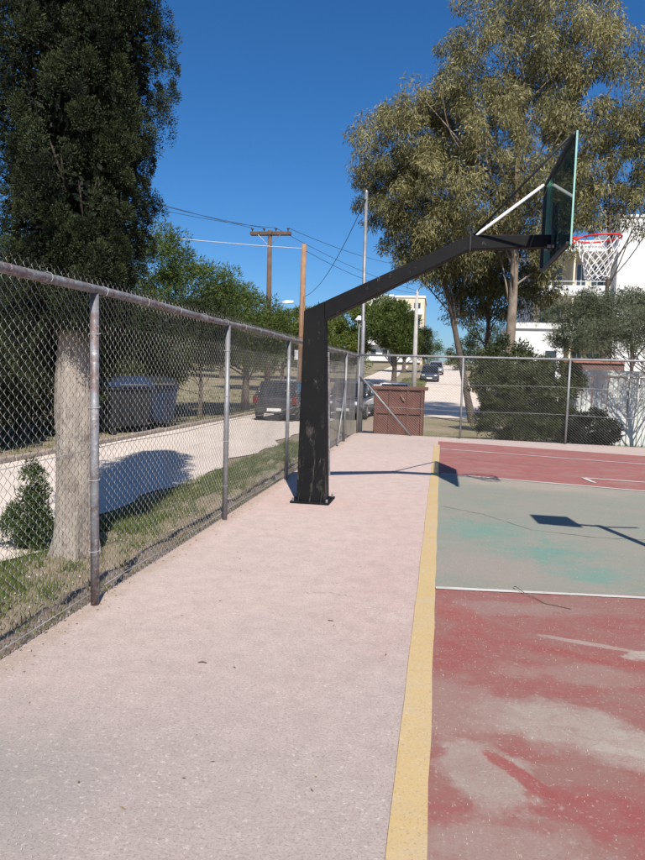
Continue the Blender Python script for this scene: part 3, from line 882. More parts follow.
# the big eucalyptus group behind the far fence
EU = dict(Lr=(0.11, 0.25), Wr=(0.022, 0.044), dirb=(0.25, (0, 0, -0.75)), spread=0.5, bark='eubark', flat=1.0)
tree('eucalyptus_tree', 'large eucalyptus with pale trunk rising behind the backboard and far fence', 2.45, 27, 0.23, 12.5,
     [((1.7, 27, 13.3), (2.6, 2.4, 3.0)), ((3.7, 27, 14.4), (2.1, 2.2, 2.6)), ((0.2, 27.3, 11.4), (2.5, 2.2, 2.4)), ((2.6, 26.6, 9.8), (2.4, 2.2, 2.4)),
      ((4.9, 27, 12.0), (1.9, 2.0, 2.6)), ((0.6, 26.8, 8.2), (2.2, 2, 2.0)), ((2.9, 27.5, 7.2), (1.6, 1.6, 1.3)), ((4.6, 27.4, 8.6), (1.4, 1.5, 1.5)), ((1.2, 27.6, 6.2), (1.1, 1.0, 0.9)), ((3.9, 27.4, 6.3), (1.0, 1.0, 1.0))],
     470, 255, (0.28, 0.66), 'eu', nlimb=30, group='eucalyptus trees behind the far fence', inner=0.3, tmu=0.5, **EU)
tree('eucalyptus_tree', 'leaning eucalyptus whose crown spreads left towards the grey pole', 1.3, 28, 0.15, 9.5,
     [((-2.0, 28, 10.8), (2.0, 2, 2.0)), ((-1.0, 28, 8.8), (2.2, 2, 2.0)), ((-2.5, 28, 8.6), (1.3, 1.6, 1.4)), ((0.2, 28, 6.8), (1.6, 1.6, 1.5)), ((-0.7, 28, 5.8), (1.1, 1.4, 0.9)), ((-1.4, 28, 6.6), (1.2, 1.4, 0.9))],
     290, 225, (0.26, 0.6), 'eu', nlimb=20, group='eucalyptus trees behind the far fence', inner=0.3, lean=(-2.4, 0), tmu=0.45, **{**EU, 'bark': 'bark'})
tree('eucalyptus_tree', 'thin sparse eucalyptus at the right edge above the white building', 5.9, 27.5, 0.12, 10.0,
     [((6.0, 27.5, 9.7), (1.4, 1.6, 1.6)), ((6.9, 27.5, 8.2), (1.2, 1.5, 1.2)), ((5.2, 27.5, 8.2), (1.0, 1.4, 1.0)), ((6.7, 27.5, 11.2), (1.2, 1.4, 1.4)), ((7.8, 27.6, 9.5), (1.0, 1.3, 1.4))],
     110, 170, (0.22, 0.55), 'eu', nlimb=14, group='eucalyptus trees behind the far fence', inner=0.25, tmu=0.35, **{**EU, 'bark': 'bark'})
tree('eucalyptus_tree', 'dark slim eucalyptus between the two larger trunks', 1.75, 29.5, 0.12, 9.0,
     [((1.4, 29.5, 6.6), (1.7, 1.5, 1.8)), ((2.9, 29.5, 5.2), (1.7, 1.4, 1.3)), ((0.9, 29.5, 4.6), (1.0, 1.0, 0.9))],
     150, 210, (0.26, 0.55), 'eu', nlimb=16, group='eucalyptus trees behind the far fence', inner=0.3, tmu=0.25, **{**EU, 'bark': 'bark'})

# shrubs behind the far fence
tree('evergreen_bush', 'big dark evergreen bush behind the far fence left of the white slat fence', 2.0, 18.75, 0.06, 1.6,
     [((1.55, 18.7, 1.45), (0.85, 0.6, 0.85)), ((2.5, 18.75, 1.2), (0.85, 0.6, 1.0)), ((1.9, 18.7, 0.45), (0.95, 0.55, 0.7)), ((2.8, 18.8, 0.4), (0.65, 0.5, 0.6)), ((3.1, 18.9, 1.2), (0.5, 0.4, 0.75))],
     270, 150, (0.12, 0.26), 'bush', (0.06, 0.12), (0.02, 0.04), (0.5, (0, 0, 0.25)), 0.6, cat='bush', nlimb=20)
tree('round_bush', 'low rounded dark bush at the foot of the white slat fence', 3.75, 18.35, 0.04, 0.5,
     [((3.75, 18.35, 0.25), (0.68, 0.5, 0.55))], 120, 130, (0.10, 0.2), 'bush2', (0.05, 0.1), (0.018, 0.035), (0.5, (0, 0, 0.25)), 0.6, cat='bush', nlimb=10)
tree('feathery_tree', 'grey-green feathery tree leaning over the white slat fence at right', 5.35, 18.2, 0.08, 2.6,
     [((4.9, 18.3, 2.85), (1.0, 0.7, 0.62)), ((4.0, 18.4, 2.6), (0.75, 0.6, 0.5)), ((5.9, 18.2, 2.9), (0.9, 0.7, 0.75))],
     170, 110, (0.14, 0.34), 'tam', (0.06, 0.14), (0.008, 0.016), (0.4, (0, 0, -0.1)), 0.6, nlimb=26)
tree('feathery_tree', 'pale feathery shrub above the far fence behind the rim', 6.2, 24.5, 0.1, 3.6,
     [((5.6, 24.5, 3.8), (1.6, 1.0, 0.9)), ((4.4, 24.8, 3.4), (1.2, 0.9, 0.9)), ((7.2, 24.5, 3.4), (1.2, 0.9, 0.9))],
     210, 150, (0.18, 0.4), 'tam', (0.09, 0.2), (0.014, 0.028), (0.4, (0, 0, 0.1)), 0.6, nlimb=20)
tree('leafy_shrub', 'dark shrub right of the uphill road behind the far fence', 2.2, 23.0, 0.06, 2.0,
     [((2.0, 23, 2.0), (1.0, 0.9, 0.9)), ((2.6, 23, 1.0), (0.9, 0.8, 0.9))], 110, 120, (0.18, 0.35), 'dense', (0.08, 0.16), (0.025, 0.05), (0.5, (0, 0, 0.3)), 0.6, cat='bush', nlimb=10)
# weed beside the cypress trunk
tree('leafy_weed', 'green leafy weed growing left of the pale cypress trunk', -3.88, 6.05, 0.012, 0.35,
     [((-3.84, 6.05, 0.28), (0.11, 0.11, 0.33)), ((-3.88, 6.05, 0.02), (0.19, 0.16, 0.30)), ((-4.0, 6.0, -0.1), (0.18, 0.15, 0.18)), ((-3.76, 6.05, -0.12), (0.15, 0.14, 0.17))],
     130, 75, (0.04, 0.09), 'weed', (0.025, 0.055), (0.008, 0.018), (0.6, (0, 0, 0.35)), 0.5, cat='plant', nlimb=24)

# grass, growing where nobody could count the blades
def grass(name, label, n, xr, yr, hr, fn=None, tint=0.5, wd=(0.004, 0.009)):
    nt = max(1, n // 14)
    cx = rng.uniform(*xr, nt); cyy = rng.uniform(*yr, nt)
    if fn is not None:
        keep = rng.random(nt) < fn(cx, cyy)
        cx, cyy = cx[keep], cyy[keep]
    nt = len(cx)
    tt = np.clip(rng.normal(tint, 0.25, nt), 0, 1)
    idx = np.repeat(np.arange(nt), 14)
    m = len(idx)
    x = cx[idx] + rng.normal(size=m) * 0.035
    y = cyy[idx] + rng.normal(size=m) * 0.035
    P = np.stack([x, y, H(x, y) - 0.015], -1)
    D = np.stack([rng.normal(size=m) * 0.5, rng.normal(size=m) * 0.5, np.ones(m)], -1)
    o = leaf_mesh(name, P, D, rng.uniform(*hr, m), rng.uniform(*wd, m), 'grass', None, tt[idx] + rng.normal(size=m) * 0.15)
    return tag(o, label, 'grass', kind='stuff')
patch = lambda x, y: 0.25 + 0.75 * (np.sin(x * 3.1 + y * 0.9) * np.sin(y * 1.3 - x) > -0.2)
grass('grass', 'short green and dry grass on the verge between fence and road', 60000, (-3.85, -2.72), (2.5, 17.5), (0.04, 0.15),
      lambda x, y: patch(x, y) * np.clip((-x - 2.85) * 3, 0.04, 1), 0.22)
grass('dry_grass', 'thin dry grass in the soil along the fence foot', 9000, (-2.75, -2.2), (2.2, 17.5), (0.02, 0.09), patch, 0.8)
grass('field_grass', 'sparse grass on the field beyond the road', 26000, (-20, -7.9), (9, 46), (0.06, 0.2), patch, 0.4, (0.01, 0.02))
grass('weeds', 'dry weeds growing behind the far fence', 16000, (-2.0, 6.0), (17.9, 19.4), (0.05, 0.28), None, 0.5, (0.006, 0.014))
grass('slope_grass', 'dry grass on the slope left of the uphill road', 16000, (-3.7, -1.5), (37, 70), (0.1, 0.3), None, 0.6, (0.02, 0.04))

# ------------------------------------------------------------------ brown container behind the far fence
t = NT('rusty_brown_steel')
col = t.mix(t.ramp(t.noise(2.2, 6, 0.7), 0.35, 0.65), (0.10, 0.043, 0.034), (0.15, 0.062, 0.046))
col = t.mix(t.mul(t.ramp(t.noise(5, 7, 0.75), 0.56, 0.66), 0.7), col, (0.22, 0.11, 0.065))
col = t.mix(t.mul(t.ramp(t.noise(18, 5, 0.75), 0.58, 0.66), 0.5), col, (0.06, 0.035, 0.03))
t.bump(t.noise(25, 5), 0.3, 0.01)
M['rust'] = t.done(col, 0.75, 0.1)
M['orange_rust'] = pm('orange_rust_scar', (0.36, 0.17, 0.08), (0.26, 0.11, 0.06), 9, 0.85, 0.3)
ct = thing('waste_container', 'rusty brown steel waste container behind the far fence corner', 'container', (-1.18, 20.1, -0.3))
x0, x1, y0, y1, z0, z1 = -1.92, -0.44, 19.6, 20.7, -0.3, 1.10
MB().box(x0 + .04, x1 - .04, y0 + .03, y1, z0 + 0.07, z1).build('body', 'rust', ct, bevel=0.015)
MB().box(x0 - 0.06, x1 + 0.06, y0 - 0.03, y1 + 0.04, z1 + 0.002, z1 + 0.085).build('top_rim', 'rust', ct, bevel=0.01)
for x in (x0 + .06, -1.46, -0.95, x1 - .12):
    MB().box(x, x + 0.06, y0 - 0.012, y0 + 0.028, z0 + 0.09, z1 - 0.005).build('rib', 'rust', ct, bevel=0.006)
MB().box(x0 + .13, x1 - .13, y0 - 0.006, y0 + 0.0285, 0.42, 0.47).build('cross_rib', 'rust', ct)
for x in (x0 + .1, x1 - .22):
    MB().box(x, x + .12, y0 + .06, y1 - .06, z0 - 0.01, z0 + 0.068).build('skid', 'rust', ct)
MB().tube([(-1.12, y0 + 0.026, 0.96), (-1.12, y0 - 0.03, 0.94), (-1.02, y0 - 0.03, 0.80), (-1.02, y0 + 0.026, 0.78)], 0.015, 6).build('lifting_hook', 'orange_rust', ct)

# ------------------------------------------------------------------ bins beyond the road
M['bingrey'] = pm('shaded_grey_bin_plastic', (0.020, 0.024, 0.028), (0.014, 0.016, 0.018), 4, 0.6, 0.1)  # both bin plastics darkened, shade over the bins put into their colour
M['binblue'] = pm('shaded_blue_bin_plastic', (0.018, 0.036, 0.075), (0.014, 0.024, 0.046), 5, 0.55, 0.1)
M['rubber'] = pm('black_rubber', (0.015, 0.015, 0.016), (0.03, 0.029, 0.028), 20, 0.85, 0.1)
def wheel_small(p, parent):
    MB().tube([(p[0], p[1] - 0.025, p[2]), (p[0], p[1] + 0.025, p[2])], 0.085, 14).build('wheel', 'rubber', parent, smooth=False)
def bin_(label, x, y, rz, bm, lm):
    b = thing('waste_bin', label, 'bin', (0, 0, 0), 'wheeled waste bins beyond the road')
    w, d = 0.68, 0.45
    MB().loft([[(-w * .86, -d * .8, .2), (w * .86, -d * .8, .2), (w * .86, d * .8, .2), (-w * .86, d * .8, .2)],
               [(-w, -d, 1.18), (w, -d, 1.18), (w, d, 1.18), (-w, d, 1.18)]]).build('body', bm, b, bevel=0.03)
    MB().box(-w - .04, w + .04, -d - .04, d + .04, 1.185, 1.25).build('rim', bm, b, bevel=0.015)
    prof = [(-d - .03, 1.255), (d + .03, 1.255), (d + .03, 1.32), (d * .6, 1.50), (0, 1.58), (-d * .6, 1.50), (-d - .03, 1.32)]
    lid = MB().prism(prof, 'x', -w - .03, w + .03).build('lid', lm, b, bevel=0.02)
    for s in (-1, 1):
        MB().tube([(s * (w + .03), 0, 1.05), (s * (w + .13), 0, 1.05)], 0.03, 8).build('trunnion', 'galv', b)
        for yy in (-.3, .3):
            wheel_small((s * .5, yy, 0.088), b)
    for x_ in (-.34, 0, .34):
        MB().box(x_ - .025, x_ + .025, -d - .012, -d * .93, .5, 1.16).build('rib', bm, b, bevel=0.008)
    MB().tube([(-.4, -d - .035, 1.34), (-.4, -d - .10, 1.34), (.4, -d - .10, 1.34), (.4, -d - .035, 1.34)], 0.014, 6).build('handle', 'galv', b)
    b.location = (x, y, float(H(x, y)) + 0.005)
    b.rotation_euler = (0, 0, rz)
    return b
bin_('dark grey waste bin with blue lid at the road edge, left one', -8.6, 17.7, math.radians(62), 'bingrey', 'binblue')
bin_('blue waste bin at the road edge, right of the grey one', -8.6, 19.6, math.radians(66), 'binblue', 'bingrey')

# ------------------------------------------------------------------ cars
M['carglass'] = pm('car_window_glass', (0.012, 0.014, 0.016), (0.02, 0.022, 0.024), 3, 0.08, 0, 0, 0.6)
M['tail'] = pm('red_tail_light', (0.12, 0.01, 0.01), (0.09, 0.008, 0.008), 9, 0.2, 0)
M['plate'] = pm('white_number_plate', (0.72, 0.72, 0.70), (0.62, 0.62, 0.60), 9, 0.5, 0)
M['blackplastic'] = pm('black_bumper_plastic', (0.02, 0.02, 0.021), (0.03, 0.03, 0.03), 9, 0.6, 0)
M['alloy'] = pm('grey_wheel_rim', (0.34, 0.34, 0.35), (0.26, 0.26, 0.27), 9, 0.4, 0, 0.6)
def carpaint(name, c):
    t = NT(name)
    col = t.mix(t.ramp(t.noise(3, 4), 0.3, 0.7), c, tuple(v * 0.85 + 0.02 for v in c))
    t.b.inputs['Coat Weight'].default_value = 0.6
    t.b.inputs['Coat Roughness'].default_value = 0.08
    M[name] = t.done(col, 0.4, 0.2)
carpaint('paint_black', (0.022, 0.024, 0.03))
carpaint('paint_grey', (0.05, 0.055, 0.068))
carpaint('paint_white', (0.70, 0.70, 0.69))
carpaint('paint_navy', (0.03, 0.04, 0.06))
carpaint('paint_silver', (0.32, 0.34, 0.36))
def car(label, x, y, rz, pm_, L=4.0, W=1.7, Ht=1.46, cat='car'):
    """nose towards +Y"""
    c = thing('parked_car', label, 'car', (0, 0, 0), 'cars parked along the roads')
    h = W / 2
    def ring(y, zb, zt, w0, w1, cr=0.1):
        return [(-w0 + cr, y, zb), (w0 - cr, y, zb), (w0, y, zb + cr), (w1 + .01, y, (zb + zt) / 2), (w1, y, zt - cr), (w1 - cr, y, zt), (-w1 + cr, y, zt), (-w1, y, zt - cr), (-w1 - .01, y, (zb + zt) / 2), (-w0, y, zb + cr)]
    a = -L / 2; b = L / 2
    rings = [ring(a, .42, .78, h * .82, h * .84), ring(a + .08, .28, .93, h * .93, h * .93), ring(a + .5, .22, .96, h, h * .97), ring(0, .2, .93, h, h * .98),
             ring(b - 1.15, .2, .90, h, h * .96), ring(b - .5, .22, .82, h * .97, h * .92), ring(b - .12, .28, .72, h * .88, h * .84), ring(b, .38, .62, h * .78, h * .74)]
    body = MB().loft(rings).build('body', pm_, c, smooth=True)
    m = body.modifiers.new('subsurf', 'SUBSURF'); m.levels = 1; m.render_levels = 2
    # cabin
    g = h * .90
    def cr_(y, w, z):
        return [(-w, y, z), (w, y, z)]
    zb, zr = .90, Ht
    base = [(-g, a + .22), (g, a + .22), (g, b - 1.05), (-g, b - 1.05)]
    top = [(-g * .80, a + .55), (g * .80, a + .55), (g * .82, b - 1.85), (-g * .82, b - 1.85)]
    cab = MB().add([(p[0], p[1], zb) for p in base] + [(p[0], p[1], zr - .06) for p in top], [(0, 1, 5, 4), (1, 2, 6, 5), (2, 3, 7, 6), (3, 0, 4, 7), (4, 5, 6, 7)])
    cab.build('windows', 'carglass', c, bevel=0.03)
    roof = MB().loft([[(p[0] * 1.04, p[1] + (-.05 if i < 2 else .06), zr - .075) for i, p in enumerate(top)], [(p[0] * .98, p[1] + (-.02 if i < 2 else .0), zr - .025) for i, p in enumerate(top)],
                      [(p[0] * .8, p[1] + (.15 if i < 2 else -.15), zr) for i, p in enumerate(top)]])
    roof.build('roof', pm_, c, smooth=False, bevel=0.02)
    for s in (-1, 1):
        def pil(p, q, r):
            MB().tube([(p[0] * 1.005, p[1], zb - .02), (q[0] * 1.01, q[1], zr - .06)], r, 6).build('pillar', pm_, c, smooth=True)
        pil((s * g, a + .22), (s * g * .80, a + .55), .055)
        pil((s * g, b - 1.05), (s * g * .82, b - 1.85), .04)
        pil((s * g, a + 1.55), (s * g * .81, a + 1.55), .035)
        MB().box(s * h * .86 - .09, s * h * .86 + .09, a - .012, a + .10, .62, .90).build('tail_light', 'tail', c, bevel=0.02)
        MB().box(s * h * .66 - .14, s * h * .66 + .14, b - .16, b - .045, .58, .70).build('headlight', 'headl', c, bevel=0.02)
        MB().box(s * (h + .11) - .08, s * (h + .11) + .08, b - 1.42, b - 1.32, .92, 1.06).build('mirror', pm_, c, bevel=0.03)
        for yy in (a + .72, b - .78):
            w_ = MB().tube([(s * (h - .19), yy, .30), (s * (h + .012), yy, .30)], .30, 20).build('wheel', 'rubber', c, bevel=0.03)
            MB().tube([(s * (h + .006), yy, .30), (s * (h + .022), yy, .30)], .19, 14).build('rim', 'alloy', w_)
    MB().box(-h * .86, h * .86, a - .05, a + .12, .30, .50).build('rear_bumper', 'blackplastic', c, bevel=0.03)
    MB().box(-h * .80, h * .80, b - .10, b + .04, .27, .46).build('front_bumper', 'blackplastic', c, bevel=0.03)
    MB().box(-.26, .26, a - .062, a - .051, .36, .47).build('number_plate', 'plate', c)
    MB().box(-.26, .26, b + .041, b + .052, .33, .44).build('number_plate', 'plate', c)
    c.location = (x, y, float(H(x, y)) + 0.025)
    sl = 0.047 if y > 40 else 0.0
    c.rotation_euler = (sl if abs(rz) < 1 else -sl, 0, rz)
    return c
car('black hatchback on the road left of the black hoop post', -5.85, 26.2, math.radians(-1.5), 'paint_black')
car('dark grey car on the road just right of the black hoop post', -3.72, 28.9, math.radians(178), 'paint_grey', 4.1, 1.72, 1.48)
car('white car half hidden behind the brown container', -2.15, 32.5, math.radians(3), 'paint_white', 3.7, 1.65, 1.46)
car('dark blue car parked on the left of the uphill road', -1.15, 67, math.radians(180), 'paint_navy', 4.2, 1.75, 1.5)
car('silver car parked farthest up the uphill road', -0.75, 82, math.radians(180), 'paint_silver', 4.2, 1.75, 1.5)
car('grey car parked in the shade at the end of the left road', -7.0, 33.5, 0.0, 'paint_silver', 4.0, 1.7, 1.45)

# ------------------------------------------------------------------ poles and wires
M['ceramic'] = pm('dark_insulator', (0.05, 0.035, 0.03), (0.07, 0.05, 0.04), 9, 0.3, 0)
M['cable'] = pm('dark_cable', (0.03, 0.032, 0.036), (0.05, 0.05, 0.055), 9, 0.6, 0)
M['palecable'] = pm('pale_cable', (0.50, 0.51, 0.52), (0.40, 0.41, 0.42), 9, 0.6, 0)
M['concrete'] = pm('pole_concrete', (0.42, 0.40, 0.37), (0.33, 0.31, 0.28), 3, 0.9, 0.3)
M['lampwhite'] = pm('head_housing', (0.66, 0.67, 0.68), (0.55, 0.56, 0.57), 5, 0.5, 0)
up = thing('utility_pole', 'brown wooden utility pole with crossarm and street lamp beyond the road', 'pole', (-9.2, 36, -0.3))
MB().tube([(-9.2, 36, -0.4), (-9.22, 36, 4), (-9.25, 36, 8.92)], [0.17, 0.145, 0.115], 12).build('shaft', 'wood', up, smooth=True)
MB().box(-10.3, -8.1, 35.86, 35.97, 8.66, 8.84).build('crossarm', 'wood', up, bevel=0.01)
MB().box(-10.28, -8.12, 36.03, 36.14, 8.66, 8.84).build('crossarm', 'wood', up, bevel=0.01)
for x in (-10.18, -9.55, -8.9, -8.25):
    MB().tube([(x, 35.915, 8.84), (x, 35.915, 8.93), (x, 35.915, 8.94), (x, 35.915, 9.0), (x, 35.915, 9.03)], [0.02, 0.02, 0.06, 0.07, 0.03], 10).build('insulator', 'ceramic', up, smooth=True)
for s in (-1, 1):
    MB().tube([(-9.25 + s * .08, 35.84, 8.15), (-9.25 + s * .62, 35.84, 8.68)], 0.018, 6).build('crossarm_strut', 'galv', up)
la = MB().tube([(-9.2, 35.9, 4.55), (-8.9, 35.8, 5.0), (-8.5, 35.75, 5.12), (-8.2, 35.7, 5.14)], 0.03, 8).build('lamp_arm', 'galv', up, smooth=True)
MB().loft([[(-8.42, 35.62, 5.10), (-8.42, 35.78, 5.10), (-8.42, 35.78, 5.18), (-8.42, 35.62, 5.18)], [(-8.2, 35.56, 5.07), (-8.2, 35.84, 5.07), (-8.2, 35.82, 5.26), (-8.2, 35.58, 5.26)],
           [(-7.8, 35.60, 5.12), (-7.8, 35.80, 5.12), (-7.8, 35.78, 5.24), (-7.8, 35.62, 5.24)]]).build('lamp_head', 'lampwhite', la, smooth=False, bevel=0.02)
wp = thing('utility_pole', 'plain orange-brown wooden pole rising behind the black hoop post', 'pole', (-6.6, 32, -0.3))
MB().tube([(-6.6, 32, -0.4), (-6.59, 32, 3.5), (-6.58, 32, 7.45)], [0.155, 0.14, 0.12], 12).build('shaft', 'wood2', wp, smooth=True)
MB().box(-6.86, -6.68, 31.80, 31.95, 2.1, 2.55).build('meter_box', 'lampwhite', wp, bevel=0.01)
MB().tube([(-6.70, 31.88, -0.3), (-6.70, 31.88, 2.1)], 0.02, 6).build('conduit', 'galv', wp)
gp = thing('light_pole', 'tall thin grey metal pole at the corner of the two chain-link fences', 'pole', (-2.1, 18.25, -0.3))
MB().tube([(-2.1, 18.25, -0.35), (-2.1, 18.25, 2.9), (-2.115, 18.25, 2.92), (-2.14, 18.25, 6.2)], [0.062, 0.056, 0.048, 0.042], 12).build('shaft', 'galv', gp, smooth=True)
MB().tube([(-2.14, 18.25, 6.2), (-2.14, 18.25, 6.27)], [0.05, 0.03], 10).build('cap', 'galv', gp)
MB().tube([(-2.14, 18.19, 6.02), (-2.14, 18.12, 6.02)], 0.014, 6).build('cable_hook', 'galv', gp)
cp = thing('lamp_post', 'grey concrete lamp pole standing left of the uphill road', 'pole', (-1.95, 50, float(H(-1.95, 50))))
MB().tube([(-1.95, 50, 0.1), (-1.97, 50, 3), (-2.0, 50, 7.6)], [0.20, 0.17, 0.10], 10).build('shaft', 'concrete', cp, smooth=True)
MB().tube([(-2.0, 50, 7.4), (-1.8, 49.8, 7.75), (-1.2, 49.5, 7.85)], 0.03, 6).build('lamp_arm', 'galv', cp, smooth=True)
MB().box(-1.3, -0.8, 49.38, 49.58, 7.78, 7.88).build('lamp_head', 'lampwhite', cp, bevel=0.03)
lp2 = thing('lamp_post', 'small white garden lamp post among the pines on the slope', 'pole', (-6.3, 52, float(H(-6.3, 52))))
MB().tube([(-6.3, 52, 0.2), (-6.3, 52, 5.6)], [0.06, 0.045], 8).build('shaft', 'galv', lp2, smooth=True)
MB().loft([[(-6.3 + .1 * math.cos(i * .785), 52 + .1 * math.sin(i * .785), 5.9) for i in range(8)], [(-6.3 + .34 * math.cos(i * .785), 52 + .34 * math.sin(i * .785), 5.6) for i in range(8)],
           [(-6.3 + .34 * math.cos(i * .785), 52 + .34 * math.sin(i * .785), 5.56) for i in range(8)]]).build('lamp_shade', 'lampwhite', lp2)

def wire(label, a, b, r, mat, sag=0.4, n=16):
    a = Vector(a); b = Vector(b)
    pts = []
    for i in range(n + 1):
        u = i / n
        p = a.lerp(b, u)
        p.z -= sag * 4 * u * (1 - u)
        pts.append(p)
    tag(MB().tube(pts, r, 5).build('overhead_wire', mat), label, 'wire', 'overhead wires')
wire('pale thick cable from the cypress side to the orange-brown pole', (-13.0, 26.5, 6.9), (-6.58, 32, 7.25), 0.022, 'palecable', 0.05)
wire('top overhead wire running left from the crossarm pole end', (-16.0, 26, 9.35), (-10.18, 35.9, 9.02), 0.011, 'cable', 0.12)
wire('second overhead wire running left from the crossarm pole', (-15.4, 26, 9.0), (-9.55, 35.9, 9.02), 0.011, 'cable', 0.15)
wire('third overhead wire running left from the crossarm pole', (-15.0, 26, 8.65), (-8.9, 35.9, 9.02), 0.011, 'cable', 0.25)
wire('overhead wire from crossarm to the right over the black arm', (-8.25, 35.9, 9.02), (-1.5, 62, 11.0), 0.014, 'cable', 0.5)
wire('lower overhead wire from crossarm towards the concrete lamp pole', (-8.9, 35.9, 9.02), (-2.0, 50, 7.55), 0.012, 'cable', 0.3)
wire('slack cable from the orange-brown pole to the concrete lamp pole', (-6.58, 32, 7.2), (-2.0, 50, 7.35), 0.012, 'cable', 0.35)
wire('steep dark cable from the grey corner pole down behind the arm', (-2.14, 18.14, 6.02), (-6.55, 32, 5.05), 0.010, 'cable', 0.55)

# ------------------------------------------------------------------ white slat fence, garden wall
M['slat'] = pm('whitewashed_slat', (0.66, 0.67, 0.62), (0.55, 0.565, 0.52), 3, 0.8, 0.2)
sf = thing('slat_fence', 'pale white upright slat fence behind the far chain-link fence at right', 'fence', (5.3, 19.3, -0.3))
MB().box(3.3, 8.4, 19.37, 19.42, 0.15, 0.25).build('rail', 'slat', sf)
MB().box(3.3, 8.4, 19.37, 19.42, 1.35, 1.45).build('rail', 'slat', sf)
MB().box(3.28, 8.4, 19.27, 19.42, 1.652, 1.80).build('cap_board', 'slat', sf, bevel=0.01)
sl = None
for i in range(46):
    gap = 0.122
    x = 3.36 + i * 0.131
    if x > 8.3:
        break
    if sl is None:
        s0 = MB().box(-0.058, 0.058, -0.016, 0.016, -0.02, 1.94).build('slat', 'slat', None, bevel=0.006)
        s0.parent = sf
        sl = s0
    else:
        s0 = sl.copy()
        COL.objects.link(s0)
    s0.location = (x - 5.3, 0.04 + (0.012 if i % 2 else -0.006) + random.uniform(-.003, .003), 0.0)
    s0.rotation_euler = (0, random.uniform(-.012, .012), 0)
M['redbrick'] = pm('faded_red_masonry', (0.17, 0.10, 0.08), (0.13, 0.085, 0.07), 4, 0.9, 0.3)
M['terracotta'] = pm('terracotta_coping', (0.33, 0.14, 0.09), (0.24, 0.10, 0.07), 6, 0.9, 0.3)
gw = thing('garden_wall', 'short reddish garden wall with tile coping behind the white slat fence', 'wall', (4.5, 22.2, -0.3))
MB().box(3.6, 5.4, 22.1, 22.3, -0.35, 2.05).build('wall', 'redbrick', gw)
tl = None
for i in range(6):
    if tl is None:
        prof = [(0.16 * math.cos(math.pi * j / 8), 0.09 * math.sin(math.pi * j / 8)) for j in range(9)]
        o_ = MB().prism(prof, 'x', -0.15, 0.15).build('coping_tile', 'terracotta', None)
        o_.parent = gw
        tl = o_
    else:
        o_ = tl.copy()
        COL.objects.link(o_)
    o_.location = (3.75 + i * 0.302 - 4.5, 0, 2.355)
    o_.rotation_euler = (0, random.uniform(-.03, .03), 0)

# ------------------------------------------------------------------ buildings
M['render'] = pm('white_render', (0.74, 0.73, 0.71), (0.64, 0.63, 0.61), 0.8, 0.9, 0.1)
M['cream'] = pm('cream_render', (0.66, 0.58, 0.42), (0.58, 0.50, 0.37), 0.8, 0.9, 0.1)
M['pane'] = pm('window_glass', (0.03, 0.04, 0.05), (0.05, 0.06, 0.07), 2, 0.1, 0, 0, 0.6)
M['shutter'] = pm('brown_shutter', (0.20, 0.13, 0.085), (0.15, 0.10, 0.07), 4, 0.8, 0.1)
M['railing'] = pm('white_railing', (0.62, 0.62, 0.62), (0.54, 0.54, 0.54), 4, 0.6, 0)
ab = thing('apartment_building', 'white apartment building with balconies and tall blank side wall, right background', 'building', (11, 54, 0.3))
ex0, ex1, ey = 6.2, 11.25, 52.0
MB().box(ex0, ex1, ey, 62, 0.0, 11.0).build('wall', 'render', ab)
MB().box(ex1 + 0.002, 22, 49.6, 62, 0.0, 12.45).build('side_wall', 'render', ab)
MB().box(ex1 - 0.06, 22.1, 49.5, 62.1, 12.452, 12.62).build('parapet', 'render', ab)
MB().box(ex0 - .05, ex1 - .07, ey - .1, 62.1, 11.002, 11.4).build('parapet', 'render', ab)
for k, z in enumerate((1.15, 4.25, 7.35, 10.35)):
    MB().box(ex0 - .2, ex1 - .01, 50.3, ey - .002, z, z + .17).build('balcony_slab', 'render', ab)
    if k < 3:
        MB().box(ex0 - .2, ex1 - .01, 50.3, 50.42, z + .172, z + .70).build('balcony_parapet', 'render', ab)
        MB().tube([(ex0 - .2, 50.36, z + .98), (ex1 - .02, 50.36, z + .98)], 0.03, 6).build('balcony_rail', 'railing', ab)
        MB().box(ex0 + 2.4, ex0 + 2.52, 50.45, ey - .003, z + .172, z + 3.0).build('balcony_divider', 'cream', ab)
        MB().box(ex0 + 0.05, ex1 - 0.05, ey - 0.03, ey - 0.003, z + .175, z + 2.75).build('balcony_back_wall', 'cream', ab)
        for (xa, xb, zt) in ((ex0 + .5, ex0 + 1.9, 2.35), (ex0 + 2.9, ex0 + 3.5, 2.35), (ex0 + 3.9, ex0 + 4.7, 2.35)):
            w_ = MB().box(xa, xb, ey - 0.075, ey - 0.031, z + .18, z + zt).build('window', 'pane', ab)
            for xx in (xa - .06, (xa + xb) / 2 - .03, xb):
                MB().box(xx, xx + .06, ey - 0.10, ey - 0.032, z + .18, z + zt + .06).build('frame', 'railing', w_)
            MB().box(xa, xb, ey - 0.098, ey - 0.033, z + zt + .001, z + zt + .06).build('frame', 'railing', w_)
for z in (2.2, 5.3, 8.4):
    w_ = MB().box(16.5, 17.7, 49.57, 49.64, z, z + 1.3).build('window', 'pane', ab)
    MB().box(16.4, 17.8, 49.5, 49.598, z - .08, z - .002).build('sill', 'render', w_)
MB().box(12.4, 12.6, 55, 55.2, 12.62, 14.0).build('roof_pole', 'galv', ab)
MB().box(11.9, 13.4, 57, 58, 12.62, 13.5).build('water_tank', 'railing', ab)
